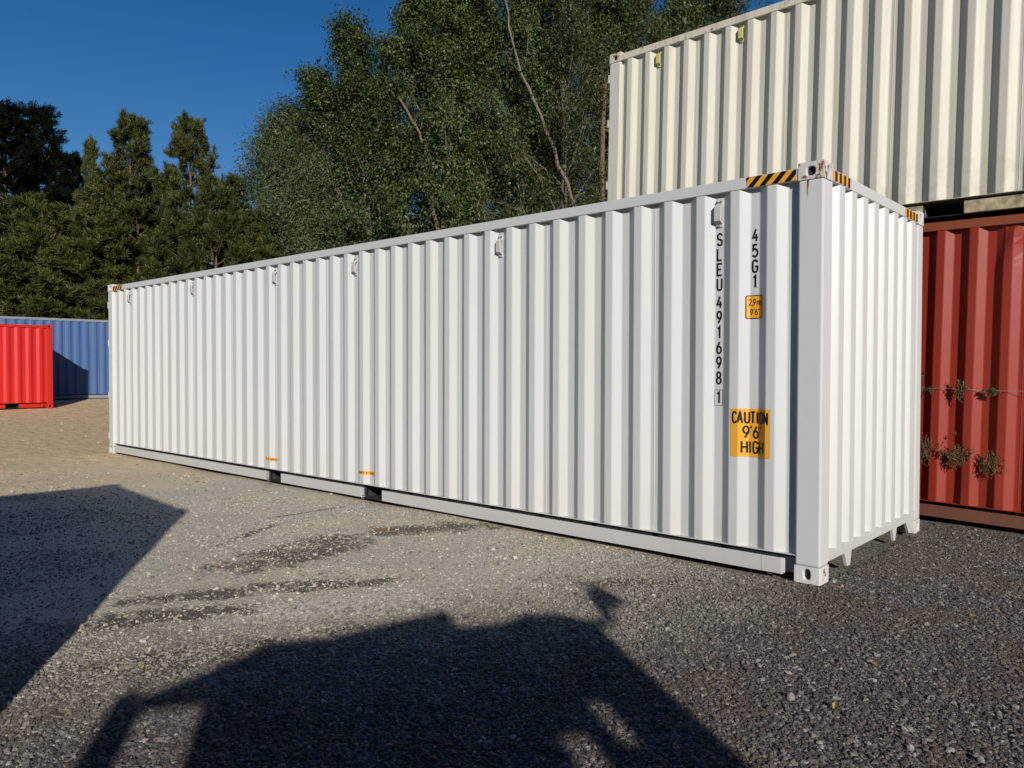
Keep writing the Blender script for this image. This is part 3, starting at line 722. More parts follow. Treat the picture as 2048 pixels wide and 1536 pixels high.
# ================================================================== trees
def np_mesh(name, V, nper, mat, tint=None):
    """V: (N*nper,3) vertices, consecutive polygons of nper corners"""
    n = len(V); me = bpy.data.meshes.new(name); me.vertices.add(n); me.vertices.foreach_set('co', V.astype(np.float32).ravel())
    me.loops.add(n); me.loops.foreach_set('vertex_index', np.arange(n, dtype=np.int32))
    me.polygons.add(n//nper); me.polygons.foreach_set('loop_start', np.arange(0, n, nper, dtype=np.int32))
    me.update(calc_edges=True)
    if tint is not None:
        a = me.attributes.new('tint', 'FLOAT', 'POINT'); a.data.foreach_set('value', np.repeat(tint, nper).astype(np.float32))
    me.materials.append(mat); return me
def leaf_mat(name, c0, c1, trans=0.35, rough=0.5, spec=0.3):
    k = Nd(name, rough, spec)
    a = k.n('ShaderNodeAttribute'); a.attribute_name = 'tint'
    oi = k.n('ShaderNodeObjectInfo')
    col = k.mix(a.outputs['Fac'], c0, c1)
    col = k.mix(k.math('MULTIPLY', oi.outputs['Random'], 0.35), col, tuple(x*0.55 for x in c0))
    k.set(k.b.inputs['Base Color'], col)
    tr = k.n('ShaderNodeBsdfTranslucent'); k.l(k.mix(1.0, col, (1.1, 1.25, 0.5), 'MULTIPLY'), tr.inputs['Color'])
    ms = k.n('ShaderNodeMixShader'); ms.inputs[0].default_value = trans
    k.l(k.b.outputs[0], ms.inputs[1]); k.l(tr.outputs[0], ms.inputs[2]); k.l(ms.outputs[0], k.o.inputs[0])
    return k.m
def bark_mat(name, c0, c1):
    k = Nd(name, 0.85, 0.2); c = k.coord(); n = k.noise(k.scale(c, (6, 6, 1.2)), 3, 5, 0.7)
    return k.fin(k.mix(n, c0, c1), None, k.bump(n, 0.6, 0.02))
LM = {'poplar': leaf_mat('poplar_leaves', (0.020, 0.040, 0.008), (0.100, 0.135, 0.036), 0.12),
      'wattle': leaf_mat('wattle_leaves', (0.040, 0.058, 0.022), (0.135, 0.170, 0.072), 0.14),
      'olive': leaf_mat('olive_green_leaves', (0.025, 0.036, 0.008), (0.105, 0.118, 0.030), 0.12),
      'conifer': leaf_mat('conifer_needles', (0.008, 0.016, 0.003), (0.125, 0.138, 0.026), 0.08),
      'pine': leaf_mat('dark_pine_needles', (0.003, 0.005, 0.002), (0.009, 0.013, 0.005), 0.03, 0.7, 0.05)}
BK = {'pale': bark_mat('pale_bark', (0.06, 0.05, 0.035), (0.25, 0.215, 0.16)), 'brown': bark_mat('brown_bark', (0.07, 0.045, 0.03), (0.22, 0.15, 0.10))}

def rvec(rng, n):
    v = rng.normal(size=(n, 3)); return v/np.linalg.norm(v, axis=1)[:, None]
def leaves(rng, C_, N_, size, asp, bias):
    """kite-shaped leaves at centres C_ with normals N_"""
    n = len(C_); t = np.cross(N_, rvec(rng, n)); t /= np.linalg.norm(t, axis=1)[:, None]+1e-9; b = np.cross(N_, t)
    s = size*(0.6+0.8*rng.random(n))[:, None]
    P = np.stack([C_-t*s*.5, C_+b*s*asp*.5-t*s*.05+N_*s*.06, C_+t*s*.5, C_-b*s*asp*.5-t*s*.05+N_*s*.06], 1)
    return P.reshape(-1, 3)

def deciduous(seed, Hh, spread, leafmat, bark, leaf=0.128, nl=44, base=0.10, droop=0.0, lean=0.03, nb=40, upright=1.0, sig=0.25):
    rng = np.random.default_rng(seed); wood = MB(); cen = []; bd = []
    kx, ky = rng.normal(size=2)*lean
    def trunk(t): return np.array([kx*Hh*t**1.5+0.25*math.sin(3*t+seed), ky*Hh*t**1.5+0.2*math.sin(4*t+seed*2), Hh*t*0.93])
    wood.tube([trunk(i/12) for i in range(13)], [0.20*(1-0.9*i/12)*Hh/16+0.012 for i in range(13)], 8)
    for i in range(nb):
        t = base + (0.97-base)*((i+0.5)/nb)**0.9; az = i*2.39996+rng.normal()*0.3
        prof_ = math.sin(math.pi*min(1, (t*0.80+0.17)))**0.6*(1.0-0.30*t)
        ln = spread*prof_*(0.65+0.55*rng.random()); el = rad(32+38*t*upright+rng.normal()*9)
        p0 = trunk(t); d = np.array([math.cos(az)*math.cos(el), math.sin(az)*math.cos(el), math.sin(el)])
        pts = [p0]; p = p0.copy(); dd = d.copy()
        for q in range(5):
            dd = dd + np.array([0, 0, 0.10 if droop == 0 else 0.08-droop*q*0.12]) + rng.normal(size=3)*0.12; dd /= np.linalg.norm(dd); p = p+dd*ln/5; pts.append(p.copy())
        r = 0.06*(1-t)+0.020; bden = 0.35+0.9*rng.random()
        wood.tube(pts, [r*(1-0.8*q/5)+0.004 for q in range(6)], 5)
        for q in range(2, 6):
            ns = 3 if q < 5 else 4
            for s_ in range(ns):
                dv = (pts[q]-pts[q-1]); dv /= np.linalg.norm(dv); e = dv*0.6+rvec(rng, 1)[0]*0.9; e[2] -= droop*0.8; e /= np.linalg.norm(e)
                l2 = (0.35+0.55*rng.random())*(0.5+0.16*spread); e0 = pts[q]; e1 = e0+e*l2*0.5; e2 = e1+(e+np.array([0, 0, -droop*0.6])+rng.normal(size=3)*0.2)*l2*0.5
                wood.tube([e0, e1, e2], [0.014, 0.009, 0.004], 4)
                cen += [e1, e2, (e0+e1)/2 + rng.normal(size=3)*0.1]; bd += [bden*(0.25+0.75*rng.random())]*3
    cen = np.array(cen); k = len(cen)
    dens = np.array(bd)
    cnt = (nl*dens*1.45*(0.6+0.8*rng.random(k))).astype(int)+2
    idx = np.repeat(np.arange(k), cnt); n = len(idx)
    off_ = np.clip(rng.normal(size=(n, 3)), -1.7, 1.7)*sig*np.array([1, 1, 0.85+droop])
    if droop: off_[:, 2] -= np.abs(rng.normal(size=n))*droop*0.5
    Cc = cen[idx]+off_; rad_ = Cc-np.array([0, 0, Hh*0.45]); rad_ /= np.linalg.norm(rad_, axis=1)[:, None]
    Nn = 0.75*rvec(rng, n)+0.55*off_/sig+0.35*rad_+np.array([0, 0, 0.3]); Nn /= np.linalg.norm(Nn, axis=1)[:, None]
    V = leaves(rng, Cc, Nn, leaf, 0.62 if not droop else 0.30, 0)
    tint = np.clip(rng.normal(size=n)*0.28+0.45+0.25*(rng.random(k)[idx]-0.5), 0, 1)
    cm_ = np_mesh('crown', V, 4, LM[leafmat], tint); wm_ = wood.mesh('trunk', fixn=False, smooth=True); wm_.materials.append(BK[bark])
    return wm_, cm_

def conifer(seed, Hh, spread, mat, bark, nb=95, blade=0.21, bw=0.036, nt=9, per=26, base=0.05, top_sharp=0.8):
    rng = np.random.default_rng(seed); wood = MB(); tips = []; dirs = []
    def trunk(t): return np.array([0.12*math.sin(3*t+seed), 0.12*math.sin(2.2*t+2*seed), Hh*t])
    wood.tube([trunk(i/10) for i in range(11)], [0.19*(1-0.93*i/10)*Hh/13+0.01 for i in range(11)], 8)
    lump = rng.random(24)
    for i in range(nb):
        t = base+(0.985-base)*((i+0.5)/nb); az = i*2.39996+rng.normal()*0.35
        pr = (1-t)**top_sharp*1.0+0.05; pr *= 0.78+0.22*lump[int(t*14) % 24]+0.30*rng.random()
        ln = spread*pr; el = rad(-8+50*t+rng.normal()*10)
        d = np.array([math.cos(az)*math.cos(el), math.sin(az)*math.cos(el), math.sin(el)]); p = trunk(t); pts = [p]
        for q in range(4):
            d = d+np.array([0, 0, 0.10+0.06*q])+rng.normal(size=3)*0.08; d /= np.linalg.norm(d); p = p+d*ln/4; pts.append(p)
        wood.tube(pts, [0.04*(1-t)+0.012, 0.03*(1-t)+0.010, 0.015, 0.010, 0.005], 4)
        m = max(3, int(nt*(0.35+ln/spread)*1.4))
        for s_ in range(m):
            u = 1.2+2.8*rng.random()**0.6; q = min(3, int(u)); f_ = u-q; b0 = pts[q]*(1-f_)+pts[q+1]*f_ if q < 4 else pts[4]
            tw = rvec(rng, 1)[0]*np.array([1, 1, .6])+d*0.5+np.array([0, 0, 0.25]); tw /= np.linalg.norm(tw); l2 = (0.18+0.32*rng.random())*(0.6+0.18*spread)
            for g in (0.35, 0.7, 1.0): tips.append(b0+tw*l2*g); dirs.append(tw)
        tips.append(pts[4]); dirs.append(d)
    tips = np.array(tips); dirs = np.array(dirs); k = len(tips); idx = np.repeat(np.arange(k), per); n = len(idx)
    D = dirs[idx]*0.8+rvec(rng, n)*0.9+np.array([0, 0, 0.35]); D /= np.linalg.norm(D, axis=1)[:, None]
    Bs = tips[idx]+rng.normal(size=(n, 3))*0.05
    ln_ = blade*(0.6+0.8*rng.random(n))[:, None]; side = np.cross(D, rvec(rng, n)); side /= np.linalg.norm(side, axis=1)[:, None]+1e-9
    P = np.stack([Bs-side*bw*.35, Bs+side*bw*.35, Bs+D*ln_*0.7+side*bw*.5, Bs+D*ln_], 1).reshape(-1, 3)
    tint = np.clip(rng.normal(size=n)*0.22+0.42+0.35*(rng.random(k)[idx]-0.5), 0, 1)
    cm_ = np_mesh('crown', P, 4, LM[mat], tint); wm_ = wood.mesh('trunk', fixn=False, smooth=True); wm_.materials.append(BK[bark])
    return wm_, cm_

hf = Vector((math.sin(yaw), math.cos(yaw), 0)); hr = Vector((math.cos(yaw), -math.sin(yaw), 0))
def at(px, depth):
    p = CAM + hf*depth + hr*((px-1024)/FPX*depth); return p.x, p.y
def top_h(py, depth, z): return 1.48 + (737-py)/FPX*depth - z
PROTO = {}
PR = {  # kind: (builder, nominal height, nominal spread)
 'poplar_a': lambda: deciduous(11, 19, 4.1, 'poplar', 'pale', nb=52),
 'poplar_b': lambda: deciduous(23, 19, 4.0, 'poplar', 'pale', nb=50, lean=0.10),
 'olive_a': lambda: deciduous(31, 19, 4.2, 'olive', 'pale', leaf=0.15, droop=0.35, lean=0.08, nb=52, base=0.10, nl=42),
 'wattle_a': lambda: deciduous(41, 11, 2.9, 'wattle', 'pale', leaf=0.13, droop=0.45, nb=44, base=0.06, upright=0.8, nl=60),
 'con_a': lambda: conifer(5, 13, 2.9, 'conifer', 'brown', nb=120, top_sharp=0.55),
 'con_b': lambda: conifer(6, 13, 3.2, 'conifer', 'brown', top_sharp=0.45, nb=115),
 'con_c': lambda: conifer(8, 8, 2.7, 'conifer', 'brown', nb=55, top_sharp=0.45, nt=11),
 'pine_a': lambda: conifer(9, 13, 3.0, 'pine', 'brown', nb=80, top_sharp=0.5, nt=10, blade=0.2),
}
NOM = {'poplar_a': 19, 'poplar_b': 19, 'olive_a': 19, 'wattle_a': 11, 'con_a': 13, 'con_b': 13, 'con_c': 8, 'pine_a': 13}
def tree(kind, px, depth, top, wid, name, label, cat='tree', group=None, rot=0.0, cz=None, tilt=(0.0, 0.0)):
    if kind not in PROTO: PROTO[kind] = PR[kind]()
    wm_, cm_ = PROTO[kind]; x, y = at(px, depth); z = float(terrain(np.float64(x), np.float64(y)))-0.1
    h = top_h(top, depth, z); s = h/NOM[kind]
    r = empty(name, (x, y, z), rot, label, cat, group); r.rotation_euler = (tilt[0], tilt[1], rot)
    a = link('trunk', wm_, r); b = link('crown', cm_, r)
    a.scale = b.scale = (wid*s, wid*s, s)
    return r
T = [
 # far left dark pines
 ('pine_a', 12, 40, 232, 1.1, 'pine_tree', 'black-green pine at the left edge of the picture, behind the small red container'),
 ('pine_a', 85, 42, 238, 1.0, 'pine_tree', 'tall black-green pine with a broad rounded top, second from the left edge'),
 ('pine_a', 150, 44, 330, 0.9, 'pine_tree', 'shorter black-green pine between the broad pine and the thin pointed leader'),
 ('con_a', 187, 41, 303, 0.42, 'conifer_tree', 'thin dark conifer with a feathery pointed leader left of the twin-topped conifer'),
 ('con_a', 262, 37, 258, 0.95, 'conifer_tree', 'tall twin-topped conifer, left of the two conifers against open sky'),
 ('con_b', 385, 37, 266, 0.80, 'conifer_tree', 'tall conifer with a stepped top, right of the two conifers against open sky'),
 ('con_b', 325, 41, 375, 0.9, 'conifer_tree', 'lower conifer filling the dip between the two tall conifers'),
 ('con_a', 470, 38, 372, 0.95, 'conifer_tree', 'bushy conifer just right of the stepped-top conifer'),
 ('con_c', 20, 33, 500, 1.1, 'conifer_tree', 'low bushy conifer above the small red container at the left edge'),
 ('con_c', 100, 34, 440, 1.2, 'conifer_tree', 'wide yellow-green conifer above the right end of the small red container'),
 ('con_c', 190, 33, 445, 1.15, 'conifer_tree', 'tufted conifer above the blue container and left of the white container corner'),
 ('con_c', 285, 34, 430, 1.15, 'conifer_tree', 'tufted conifer just above the far end of the white container'),
 ('con_c', 370, 33, 452, 1.0, 'conifer_tree', 'dense low conifer over the fifth lashing ring of the white container'),
 ('con_c', 428, 32, 405, 0.8, 'conifer_tree', 'conifer with a bare forked trunk showing above the white roof rail'),
 ('con_c', 505, 33, 455, 1.0, 'conifer_tree', 'low dark conifer under the grey-green wattle trees'),
 ('con_c', 60, 37, 420, 1.3, 'conifer_tree', 'shaded conifer standing in front of the black-green pines'),
 ('con_c', 235, 38, 400, 1.3, 'conifer_tree', 'spreading conifer at the foot of the twin-topped conifer'),
 # wattles
 ('wattle_a', 560, 35, 280, 0.9, 'wattle_tree', 'grey-green wattle rising left of the tall poplars'),
 ('wattle_a', 630, 33, 300, 0.95, 'wattle_tree', 'pale grey-green wattle with hanging sprays in front of the poplars'),
 ('wattle_a', 600, 37, 200, 0.85, 'wattle_tree', 'taller wattle touching the stepped left flank of the poplars'),
 # poplars
 ('poplar_a', 672, 35, 125, 1.2, 'poplar_tree', 'leafy poplar forming the lowest step of the tall group against the sky'),
 ('poplar_b', 745, 34, 30, 1.0, 'poplar_tree', 'bright leafy poplar forming the middle step of the tall group'),
 ('poplar_a', 805, 36, -75, 1.0, 'poplar_tree', 'poplar whose left edge meets the sky at the top of the picture'),
 ('poplar_b', 885, 33, -120, 0.85, 'poplar_tree', 'tall poplar with a pale crooked limb, over the third lashing ring'),
 ('olive_a', 965, 35, -140, 0.85, 'poplar_tree', 'olive-green poplar with white upper branches in the middle of the tree line'),
 ('poplar_a', 1040, 34, -150, 0.80, 'poplar_tree', 'dense poplar behind the second lashing ring from the right'),
 ('olive_a', 1120, 33, -160, 0.85, 'poplar_tree', 'olive-green tree whose pale trunk leans toward the cream container'),
 ('poplar_b', 1190, 36, -170, 0.80, 'poplar_tree', 'dark poplar touching the left end of the cream container'),
 ('olive_a', 1255, 38, -60, 0.75, 'poplar_tree', 'tree behind the left roof corner of the cream container'),
 ('poplar_a', 1345, 40, -140, 0.80, 'poplar_tree', 'dark tree above the cream container between its two yellow rings'),
 ('olive_a', 1440, 40, -180, 0.85, 'poplar_tree', 'rightmost tree showing over the roof line of the cream container'),
 ('poplar_b', 700, 40, 230, 0.9, 'poplar_tree', 'shorter poplar standing in the shade behind the front wattles'),
 ('poplar_a', 915, 41, 90, 1.0, 'poplar_tree', 'background poplar filling the gap behind the third lashing ring'),
 ('poplar_b', 1080, 42, 60, 1.0, 'poplar_tree', 'background poplar seen only in the dark gaps left of the leaning trunk'),
]
GR = {'pine_tree': 'black-green pines at the far left', 'conifer_tree': 'conifers behind the yard', 'wattle_tree': 'grey-green wattles', 'poplar_tree': 'tall leafy trees behind the white container'}
for i, (kd, px, dp, tp, wd, nm, lb) in enumerate(T):
    tree(kd, px, dp, tp, wd, nm, lb, 'tree', GR[nm], rot=i*1.7)
# unseen trees added outside the frame to block low skylight and deepen shade
for i in range(26):
    a_ = rad(8 + i*9.4); d_ = 31 + 5*math.sin(i*2.3)
    x, y = CAM.x+math.sin(a_)*d_, CAM.y+math.cos(a_)*d_
    kd = ('con_b', 'pine_a', 'con_c')[i % 3]
    if kd not in PROTO: PROTO[kd] = PR[kd]()
    near_sun = abs(math.degrees(a_)-124) < 40
    h = d_*math.tan(rad(15.0 if near_sun else 25.0))*(0.86+0.14*math.sin(i*1.9)); sc_ = h/NOM[kd]
    r = empty('conifer_tree', (x, y, -0.1), i*1.3, 'unseen dark conifer added behind or beside the viewpoint to block low skylight', 'tree', 'unseen conifers added around the yard to block low skylight')
    ta, tb_ = link('trunk', PROTO[kd][0], r), link('crown', PROTO[kd][1], r); ta.scale = tb_.scale = (1.5*max(sc_, .75), 1.5*max(sc_, .75), sc_)
# visible pale trunks and limbs that lean through the crowns
def limb(label, pts, r0_, r1_, depth, bark='pale', nm='leaning_tree'):
    P_ = []
    for (px, py) in pts:
        x, y = at(px, depth); P_.append(Vector((x, y, 1.48+(737-py)/FPX*depth)))
    base = P_[0].copy(); x, y = base.x, base.y; zt = float(terrain(np.float64(x), np.float64(y)))
    r = empty(nm, (x, y, zt), 0, label, 'tree', 'bare leaning trunks among the tall trees')
    allp = [Vector((x, y, zt-0.2))]+P_; loc = [p-Vector((x, y, zt)) for p in allp]; n = len(loc)
    rng = random.Random(int(pts[0][0])); fine = [loc[0]]
    for p, q in zip(loc, loc[1:]):
        for u in (1/3, 2/3, 1.0):
            f_ = p.lerp(q, u); fine.append(f_+Vector((rng.gauss(0, .035), rng.gauss(0, .035), 0)))
    m = len(fine); mb = MB(); mb.tube(fine, [(r0_+(r1_-r0_)*i/(m-1))*rng.uniform(.85, 1.12) for i in range(m)], 8); mb.build('trunk', BK[bark], r, fixn=False, smooth=True)
    for i in range(5, m, 2):
        d = (fine[i]-fine[i-1]).normalized(); e = (d+Vector((rng.uniform(-1, 1), rng.uniform(-1, 1), rng.uniform(-.2, .8)))*0.9).normalized()
        l = rng.uniform(0.7, 1.7); P2 = [fine[i]]; rr = (r0_+(r1_-r0_)*i/(m-1))*0.38
        for q in range(5):
            e = (e+Vector((rng.gauss(0, .3), rng.gauss(0, .3), .15))).normalized(); P2.append(P2[-1]+e*l/5)
        mb = MB(); mb.tube(P2, [rr*(1-.16*q) for q in range(6)], 5); mb.build('branch', BK[bark], r, fixn=False, smooth=True)
limb('pale leaning trunk slanting from the white roof rail up to the left through the trees', [(1160, 470), (1143, 400), (1105, 300), (1065, 200), (1040, 150), (1015, 60), (1010, -20)], 0.10, 0.03, 32.4)
limb('brown upright trunk over the white roof rail, left of the leaning pale one', [(880, 520), (872, 450), (862, 370), (850, 300), (838, 270), (800, 200)], 0.13, 0.05, 32.6, 'brown')
limb('brown trunk rising beside the left end of the cream container', [(1205, 520), (1203, 300), (1206, 180), (1195, 120), (1170, 60)], 0.15, 0.06, 34, 'brown')
limb('bare forked trunk standing among the low conifers', [(432, 560), (427, 500), (421, 460), (416, 435)], 0.08, 0.02, 31.6, 'brown')
limb('slanting dark trunk at the right foot of the wattles', [(745, 520), (720, 470), (690, 420), (670, 380)], 0.11, 0.04, 33, 'brown')

# ================================================================== gravel as real stones (uncountable)
def stone_mat():
    k = Nd('gravel_stone', 0.8, 0.35); oi = k.n('ShaderNodeObjectInfo'); P = k.pos(); x, y, z = k.sep(P); r = oi.outputs['Random']
    loc = oi.outputs['Location']; lx, ly, lz = k.sep(loc)
    t = k.math('ADD', k.math('ADD', lx, k.math('MULTIPLY', k.math('MINIMUM', k.math('ADD', ly, 1.5), 0.0), -0.55)), k.math('MULTIPLY', k.math('SUBTRACT', k.noise(loc, 2.6, 3), .5), 1.4))
    dk = k.ramp(k.math('DIVIDE', k.math('ADD', t, 2.0), 2.4), [(0.05, 0), (0.9, 1)])
    a = k.ramp(r, [(0, (0.14, 0.125, 0.10)), (0.5, (0.38, 0.34, 0.275)), (0.9, (0.50, 0.45, 0.37)), (1, (0.62, 0.57, 0.49))])
    b = k.ramp(r, [(0, (0.020, 0.019, 0.018)), (0.45, (0.065, 0.060, 0.054)), (0.75, (0.13, 0.105, 0.10)), (0.93, (0.18, 0.165, 0.145)), (1, (0.33, 0.31, 0.28))])
    b = k.mix(k.math('MULTIPLY', k.ramp(k.noise(loc, 1.0, 5, 0.7), [(0.45, 0), (0.62, 0.8)]), k.ramp(r, [(0.3, 1), (0.9, 0.25)])), b, (0.085, 0.055, 0.034))
    col = k.mix(dk, a, b); col = k.mix(k.math('MULTIPLY', k.noise(P, 120, 3), 0.4), col, (0.08, 0.07, 0.06))
    return k.fin(col, 0.75, k.bump(k.noise(P, 220, 2), 0.4, 0.002))
SM = stone_mat()
def gravel(name, label, n, region, smin, smax, seed, power=2.2):
    rng = np.random.default_rng(seed); pts = region(rng, n); z = terrain(pts[:, 0], pts[:, 1]); n = len(pts)
    sc = smin+(smax-smin)*rng.random(n)**power
    me = bpy.data.meshes.new(name); me.vertices.add(n); me.vertices.foreach_set('co', np.column_stack([pts, z+sc*0.15]).astype(np.float32).ravel())
    a = me.attributes.new('sc', 'FLOAT_VECTOR', 'POINT'); a.data.foreach_set('vector', (sc[:, None]*np.column_stack([0.8+.5*rng.random(n), 0.6+.4*rng.random(n), 0.35+.3*rng.random(n)])).astype(np.float32).ravel())
    a = me.attributes.new('ro', 'FLOAT_VECTOR', 'POINT'); a.data.foreach_set('vector', np.column_stack([rng.normal(size=n)*.3, rng.normal(size=n)*.3, rng.random(n)*6.28]).astype(np.float32).ravel())
    o = link(name, me); tag(o, label, None, None, 'stuff')
    g = bpy.data.node_groups.new(name+'_nodes', 'GeometryNodeTree'); g.interface.new_socket('Geometry', in_out='INPUT', socket_type='NodeSocketGeometry'); g.interface.new_socket('Geometry', in_out='OUTPUT', socket_type='NodeSocketGeometry')
    N = g.nodes.new; gi = N('NodeGroupInput'); go = N('NodeGroupOutput'); iop = N('GeometryNodeInstanceOnPoints')
    j = []
    for q in range(3):
        ico = N('GeometryNodeMeshIcoSphere'); ico.inputs['Radius'].default_value = 0.5; ico.inputs['Subdivisions'].default_value = 2
        sp = N('GeometryNodeSetPosition'); ns = N('ShaderNodeTexNoise'); ns.noise_dimensions = '4D'; ns.inputs['W'].default_value = q*7.3+seed; ns.inputs['Scale'].default_value = 1.7; ns.inputs['Detail'].default_value = 1
        sb = N('ShaderNodeVectorMath'); sb.operation = 'SUBTRACT'; sb.inputs[1].default_value = (.5, .5, .5)
        ml = N('ShaderNodeVectorMath'); ml.operation = 'SCALE'; ml.inputs['Scale'].default_value = 1.1
        l = g.links.new; l(ns.outputs['Color'], sb.inputs[0]); l(sb.outputs[0], ml.inputs[0]); l(ml.outputs[0], sp.inputs['Offset']); l(ico.outputs['Mesh'], sp.inputs['Geometry'])
        mt = N('GeometryNodeSetMaterial'); mt.inputs['Material'].default_value = SM; l(sp.outputs[0], mt.inputs['Geometry'])
        ss = N('GeometryNodeMeshToPoints') if False else None
        gi_ = N('GeometryNodeGeometryToInstance'); l(mt.outputs[0], gi_.inputs[0]); j.append(gi_)
    jo = N('GeometryNodeJoinGeometry')
    for q in j: g.links.new(q.outputs[0], jo.inputs[0])
    iop.inputs['Pick Instance'].default_value = True
    na = N('GeometryNodeInputNamedAttribute'); na.data_type = 'FLOAT_VECTOR'; na.inputs['Name'].default_value = 'sc'
    nb_ = N('GeometryNodeInputNamedAttribute'); nb_.data_type = 'FLOAT_VECTOR'; nb_.inputs['Name'].default_value = 'ro'
    l = g.links.new; m2p = N('GeometryNodeMeshToPoints')
    l(gi.outputs[0], m2p.inputs['Mesh']); l(m2p.outputs[0], iop.inputs['Points']); l(jo.outputs[0], iop.inputs['Instance'])
    l(na.outputs[0], iop.inputs['Scale']); l(nb_.outputs[0], iop.inputs['Rotation']); l(iop.outputs[0], go.inputs[0])
    md = o.modifiers.new('scatter', 'NODES'); md.node_group = g
    return o
def fan(rng, n, dmin, dmax, dens):
    """points on the yard inside the view wedge, density falling with distance"""
    out = []; d = dmin+(dmax-dmin)*rng.random(n*3)**dens; a = rng.uniform(-0.74, 0.74, n*3)
    x = CAM.x+hf.x*d+hr.x*d*a; y = CAM.y+hf.y*d+hr.y*d*a
    ok = ~((x < 0.0) & (x > -12.19) & (y > 0.02)) & (y < 2.9)
    tt = x-0.55*np.minimum(y+1.5, 0); wgt = 0.10+0.85*np.clip((tt+2.0)/2.0, 0, 1)**1.3+0.14*(np.sin(2.1*x+1.3*y)*np.sin(1.7*y-x) > 0.2)
    ok &= rng.random(n*3) < wgt
    return np.column_stack([x, y])[ok][:n]
gravel('gravel_chips', 'small grey gravel chips strewn over the yard', 170000, lambda r, n: fan(r, n, 2.0, 9.0, 0.8), 0.006, 0.022, 3)
gravel('coarse_gravel', 'coarser grey and purplish stones mixed into the gravel', 20000, lambda r, n: fan(r, n, 2.0, 11.0, 0.75), 0.012, 0.038, 4, 3.2)
gravel('scattered_stones', 'scattered pale stones on the far dirt', 5000, lambda r, n: fan(r, n, 9.0, 24.0, 0.9), 0.015, 0.06, 5, 3.0)

# a few single stones one can point to
def gpt(px, py):
    d = fw*1.0 + rt*((px-1024)/FPX) - up*((py-768)/FPX); t = (0.0-CAM.z)/d.z; p = CAM+d*t; return p.x, p.y
def stone(px, py, s, flat, label, rng):
    b = bmesh.new(); bmesh.ops.create_icosphere(b, subdivisions=2, radius=0.5)
    ph = [rng.uniform(0, 6) for _ in range(3)]
    for v in b.verts:
        k = 1+0.16*math.sin(3*v.co.x*2+ph[0])+0.14*math.sin(5*v.co.y+ph[1])+0.10*math.sin(7*v.co.z+ph[2]); s2 = s*0.5; v.co *= k; v.co.x *= s2; v.co.y *= s2*0.75; v.co.z *= s*flat
    me = bpy.data.meshes.new('stone'); b.to_mesh(me); b.free(); me.materials.append(SMS); o = link('stone', me); x, y = gpt(px, py)
    o.location = (x, y, float(terrain(np.float64(x), np.float64(y)))+s*flat*0.25); o.rotation_euler = (0, 0, rng.uniform(0, 6)); tag(o, label, 'stone', 'loose stones in the yard')
SMS = paint('pale_stone', (0.21, 0.19, 0.165), (0.16, 0.14, 0.12), 0.6, 0.8, streak=(12, 12, 12))
rg = random.Random(3)
for (px, py, s, fl, lb) in ((163, 1252, .075, .5, 'rounded grey stone at the edge of the big left shadow, larger of the close pair'), (177, 1231, .055, .55, 'smaller rounded grey stone just above the larger one at the left shadow edge'),
    (518, 1185, .085, .3, 'flat pale stone in the sunlit strip left of centre, biggest on the pale ground'), (340, 1248, .05, .4, 'whitish stone in the sunlit strip between the two shadows'), (350, 1295, .04, .5, 'small grey stone just above the photographer-side shadow'),
    (1853, 1245, .05, .6, 'pale round stone on the dark gravel right of the white container'), (1845, 1251, .045, .55, 'brownish stone touching the pale round one on the dark gravel'), (1518, 1330, .07, .4, 'flat grey stone on the dark gravel below the container corner'),
    (1582, 1398, .085, .6, 'blue-grey pointed stone on the dark gravel near the bottom'), (1586, 1307, .08, .3, 'dark flat stone on the gravel right of the tree-like shadow edge'), (795, 1186, .05, .4, 'tan stone on the pale ground at the centre'), (945, 1203, .055, .4, 'greyish stone just above the middle shadow'), (1962, 1523, .07, .6, 'brown stone in the bottom right corner')):
    stone(px, py, s, fl, lb, rg)
# fallen leaves
LF = plain('fallen_yellow_leaf', (0.45, 0.32, 0.06), 0.6); LF2 = plain('fallen_orange_leaf', (0.38, 0.17, 0.04), 0.6)
def fleaf(px, py, s, mt, label, curl, rz):
    mb = MB(); out = [(0, -.5), (.18, -.3), (.26, -.02), (.16, .28), (0, .5), (-.16, .28), (-.26, -.02), (-.18, -.3)]
    v = [(0, 0, 0.03*s)]+[(a*s, b*s, (abs(a)*curl+0.25*b*b)*s) for a, b in out]
    mb.add(v, [(0, i+1, (i+1) % 8+1) for i in range(8)]); mb.tube([(0, -.5*s, .06*s), (0, -.72*s, .1*s)], 0.0012, 4)
    o = mb.build('fallen_leaf', mt, fixn=False); o.scale = (.72, .72, .72); x, y = gpt(px, py); o.location = (x, y, float(terrain(np.float64(x), np.float64(y)))+0.014); o.rotation_euler = (0.2, 0.15, rz); tag(o, label, 'leaf', 'fallen leaves on the gravel')
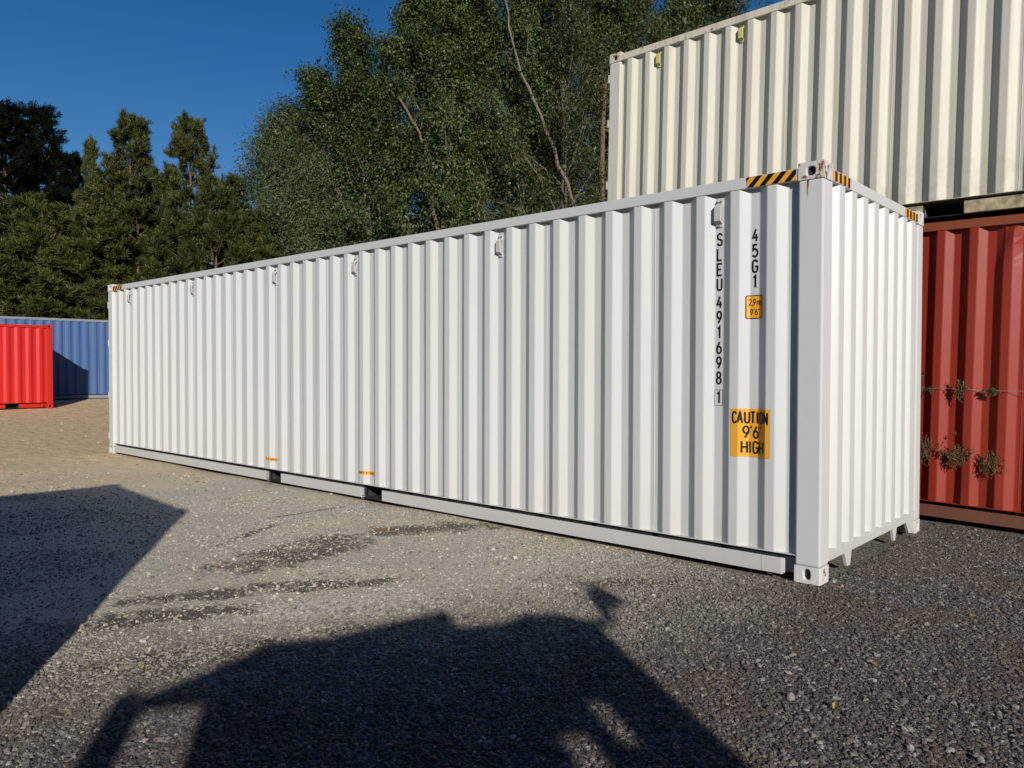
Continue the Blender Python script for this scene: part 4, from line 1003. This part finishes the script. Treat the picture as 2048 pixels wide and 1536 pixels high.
for a in ((1676, 1177, .06, LF2, 'orange fallen leaf just right of the white container corner foot', .7, 1.), (1764, 1207, .06, LF, 'yellow fallen leaf on dark gravel below the support fin', .5, 2.), (1994, 1219, .045, LF2, 'small orange fallen leaf at the right edge', .6, .5),
    (1945, 1230, .05, LF, 'curled yellow fallen leaf left of the right-edge orange one', .9, 2.6), (1748, 1327, .065, LF2, 'orange-yellow fallen leaf in the middle of the dark gravel', .4, 1.4), (1669, 1417, .065, LF, 'bright yellow folded leaf, lowest on the dark gravel', 1.2, .3),
    (1790, 1423, .04, LF, 'small yellow fallen leaf right of the bright folded one', .5, 1.9), (285, 1335, .045, LF, 'lime yellow leaf in the sunlit strip above the left column shadow', .5, 1.), (132, 1420, .04, LF, 'yellow fallen leaf at the lower left', .5, 2.2), (435, 1136, .07, LF2, 'crumpled ochre leaf on the pale ground left of the damp patch', .9, .8),
    (536, 1014, .06, LF2, 'rust brown leaf near the left fork pocket', .8, .2)): fleaf(*a)

# ================================================================== dried creeper on the faded red container
WV = plain('dried_creeper_stem', (0.17, 0.10, 0.045), 0.8); WL = plain('dried_creeper_leaf', (0.11, 0.095, 0.025), 0.8)
def creeper(xl_, z, w_, h_, n, label, seed, droop=0.0):
    rng = random.Random(seed); w_ *= 0.66; h_ *= 0.66; x, y, zz = on_stack(xl_, z); nn = Vector((math.sin(rzs), -math.cos(rzs), 0)); tt = Vector((math.cos(rzs), math.sin(rzs), 0))
    r = empty('dried_creeper', (x, y, zz), rzs, label, 'plant', 'dried creeper clumps on the faded red container')
    mb = MB(); lb_ = MB()
    for i in range(n):
        a = rng.uniform(0, 6.28); p = Vector((rng.gauss(0, w_*.25), -0.006, rng.gauss(0, h_*.25))); P_ = [p.copy()]; ang = a
        for q in range(6):
            ang += rng.uniform(-.9, .9); p = p+Vector((math.cos(ang)*w_*.13, rng.uniform(-.010, .008), math.sin(ang)*h_*.13-droop*.02)); p.y = min(-0.003, max(-.045, p.y)); P_.append(p.copy())
            if rng.random() < 0.75:
                s = rng.uniform(.006, .014); d = Vector((rng.uniform(-1, 1), rng.uniform(-1, .1), rng.uniform(-1, 1))).normalized(); e = d.cross(Vector((.3, .5, .8))).normalized()
                lb_.add([p-d*s, p+e*s*.5, p+d*s, p-e*s*.5], [(0, 1, 2, 3)])
        mb.tube(P_, [0.0022]*6+[0.001], 4)
    mb.build('stem', WV, r, fixn=False); lb_.build('leaf', WL, r, fixn=False)
for a in ((-0.09, 1.26, .14, .07, 26, 'thin dried creeper clump nearest the white container, upper row', 1), (0.205, 1.285, .10, .17, 60, 'tall dried creeper tuft in the middle of the upper row', 2), (0.475, 1.262, .15, .07, 45, 'flat spreading dried creeper clump at the right of the upper row', 3),
    (-0.095, .69, .15, .20, 60, 'lower-row dried creeper clump beside the white container', 4), (0.185, .645, .17, .17, 90, 'round curly dried creeper ball in the middle of the lower row', 5), (0.475, .60, .15, .20, 80, 'hanging dried creeper clump at the right of the lower row', 6),
    (0.04, .70, .09, .14, 14, 'sparse curly creeper tendrils between the first two lower clumps', 7), (0.17, .84, .03, .05, 8, 'tiny dried sprig above the round creeper ball', 8), (0.30, .66, .10, .10, 10, 'thin creeper loop right of the round creeper ball', 9), (-0.11, 1.40, .03, .05, 6, 'tiny dark sprig above the first upper clump', 10)): creeper(*a)
mb = MB(); mb.tube([on_stack(-0.3+0.05*i, 1.275+0.003*math.sin(i)) for i in range(30)], 0.002, 5)
mb.v = [(x-math.sin(-rzs)*0, y-0.006, z) for x, y, z in mb.v]
o = mb.build('fence_wire', M['galv'], fixn=False); tag(o, 'thin wire strung along the faded red container through the upper creeper row', 'wire')
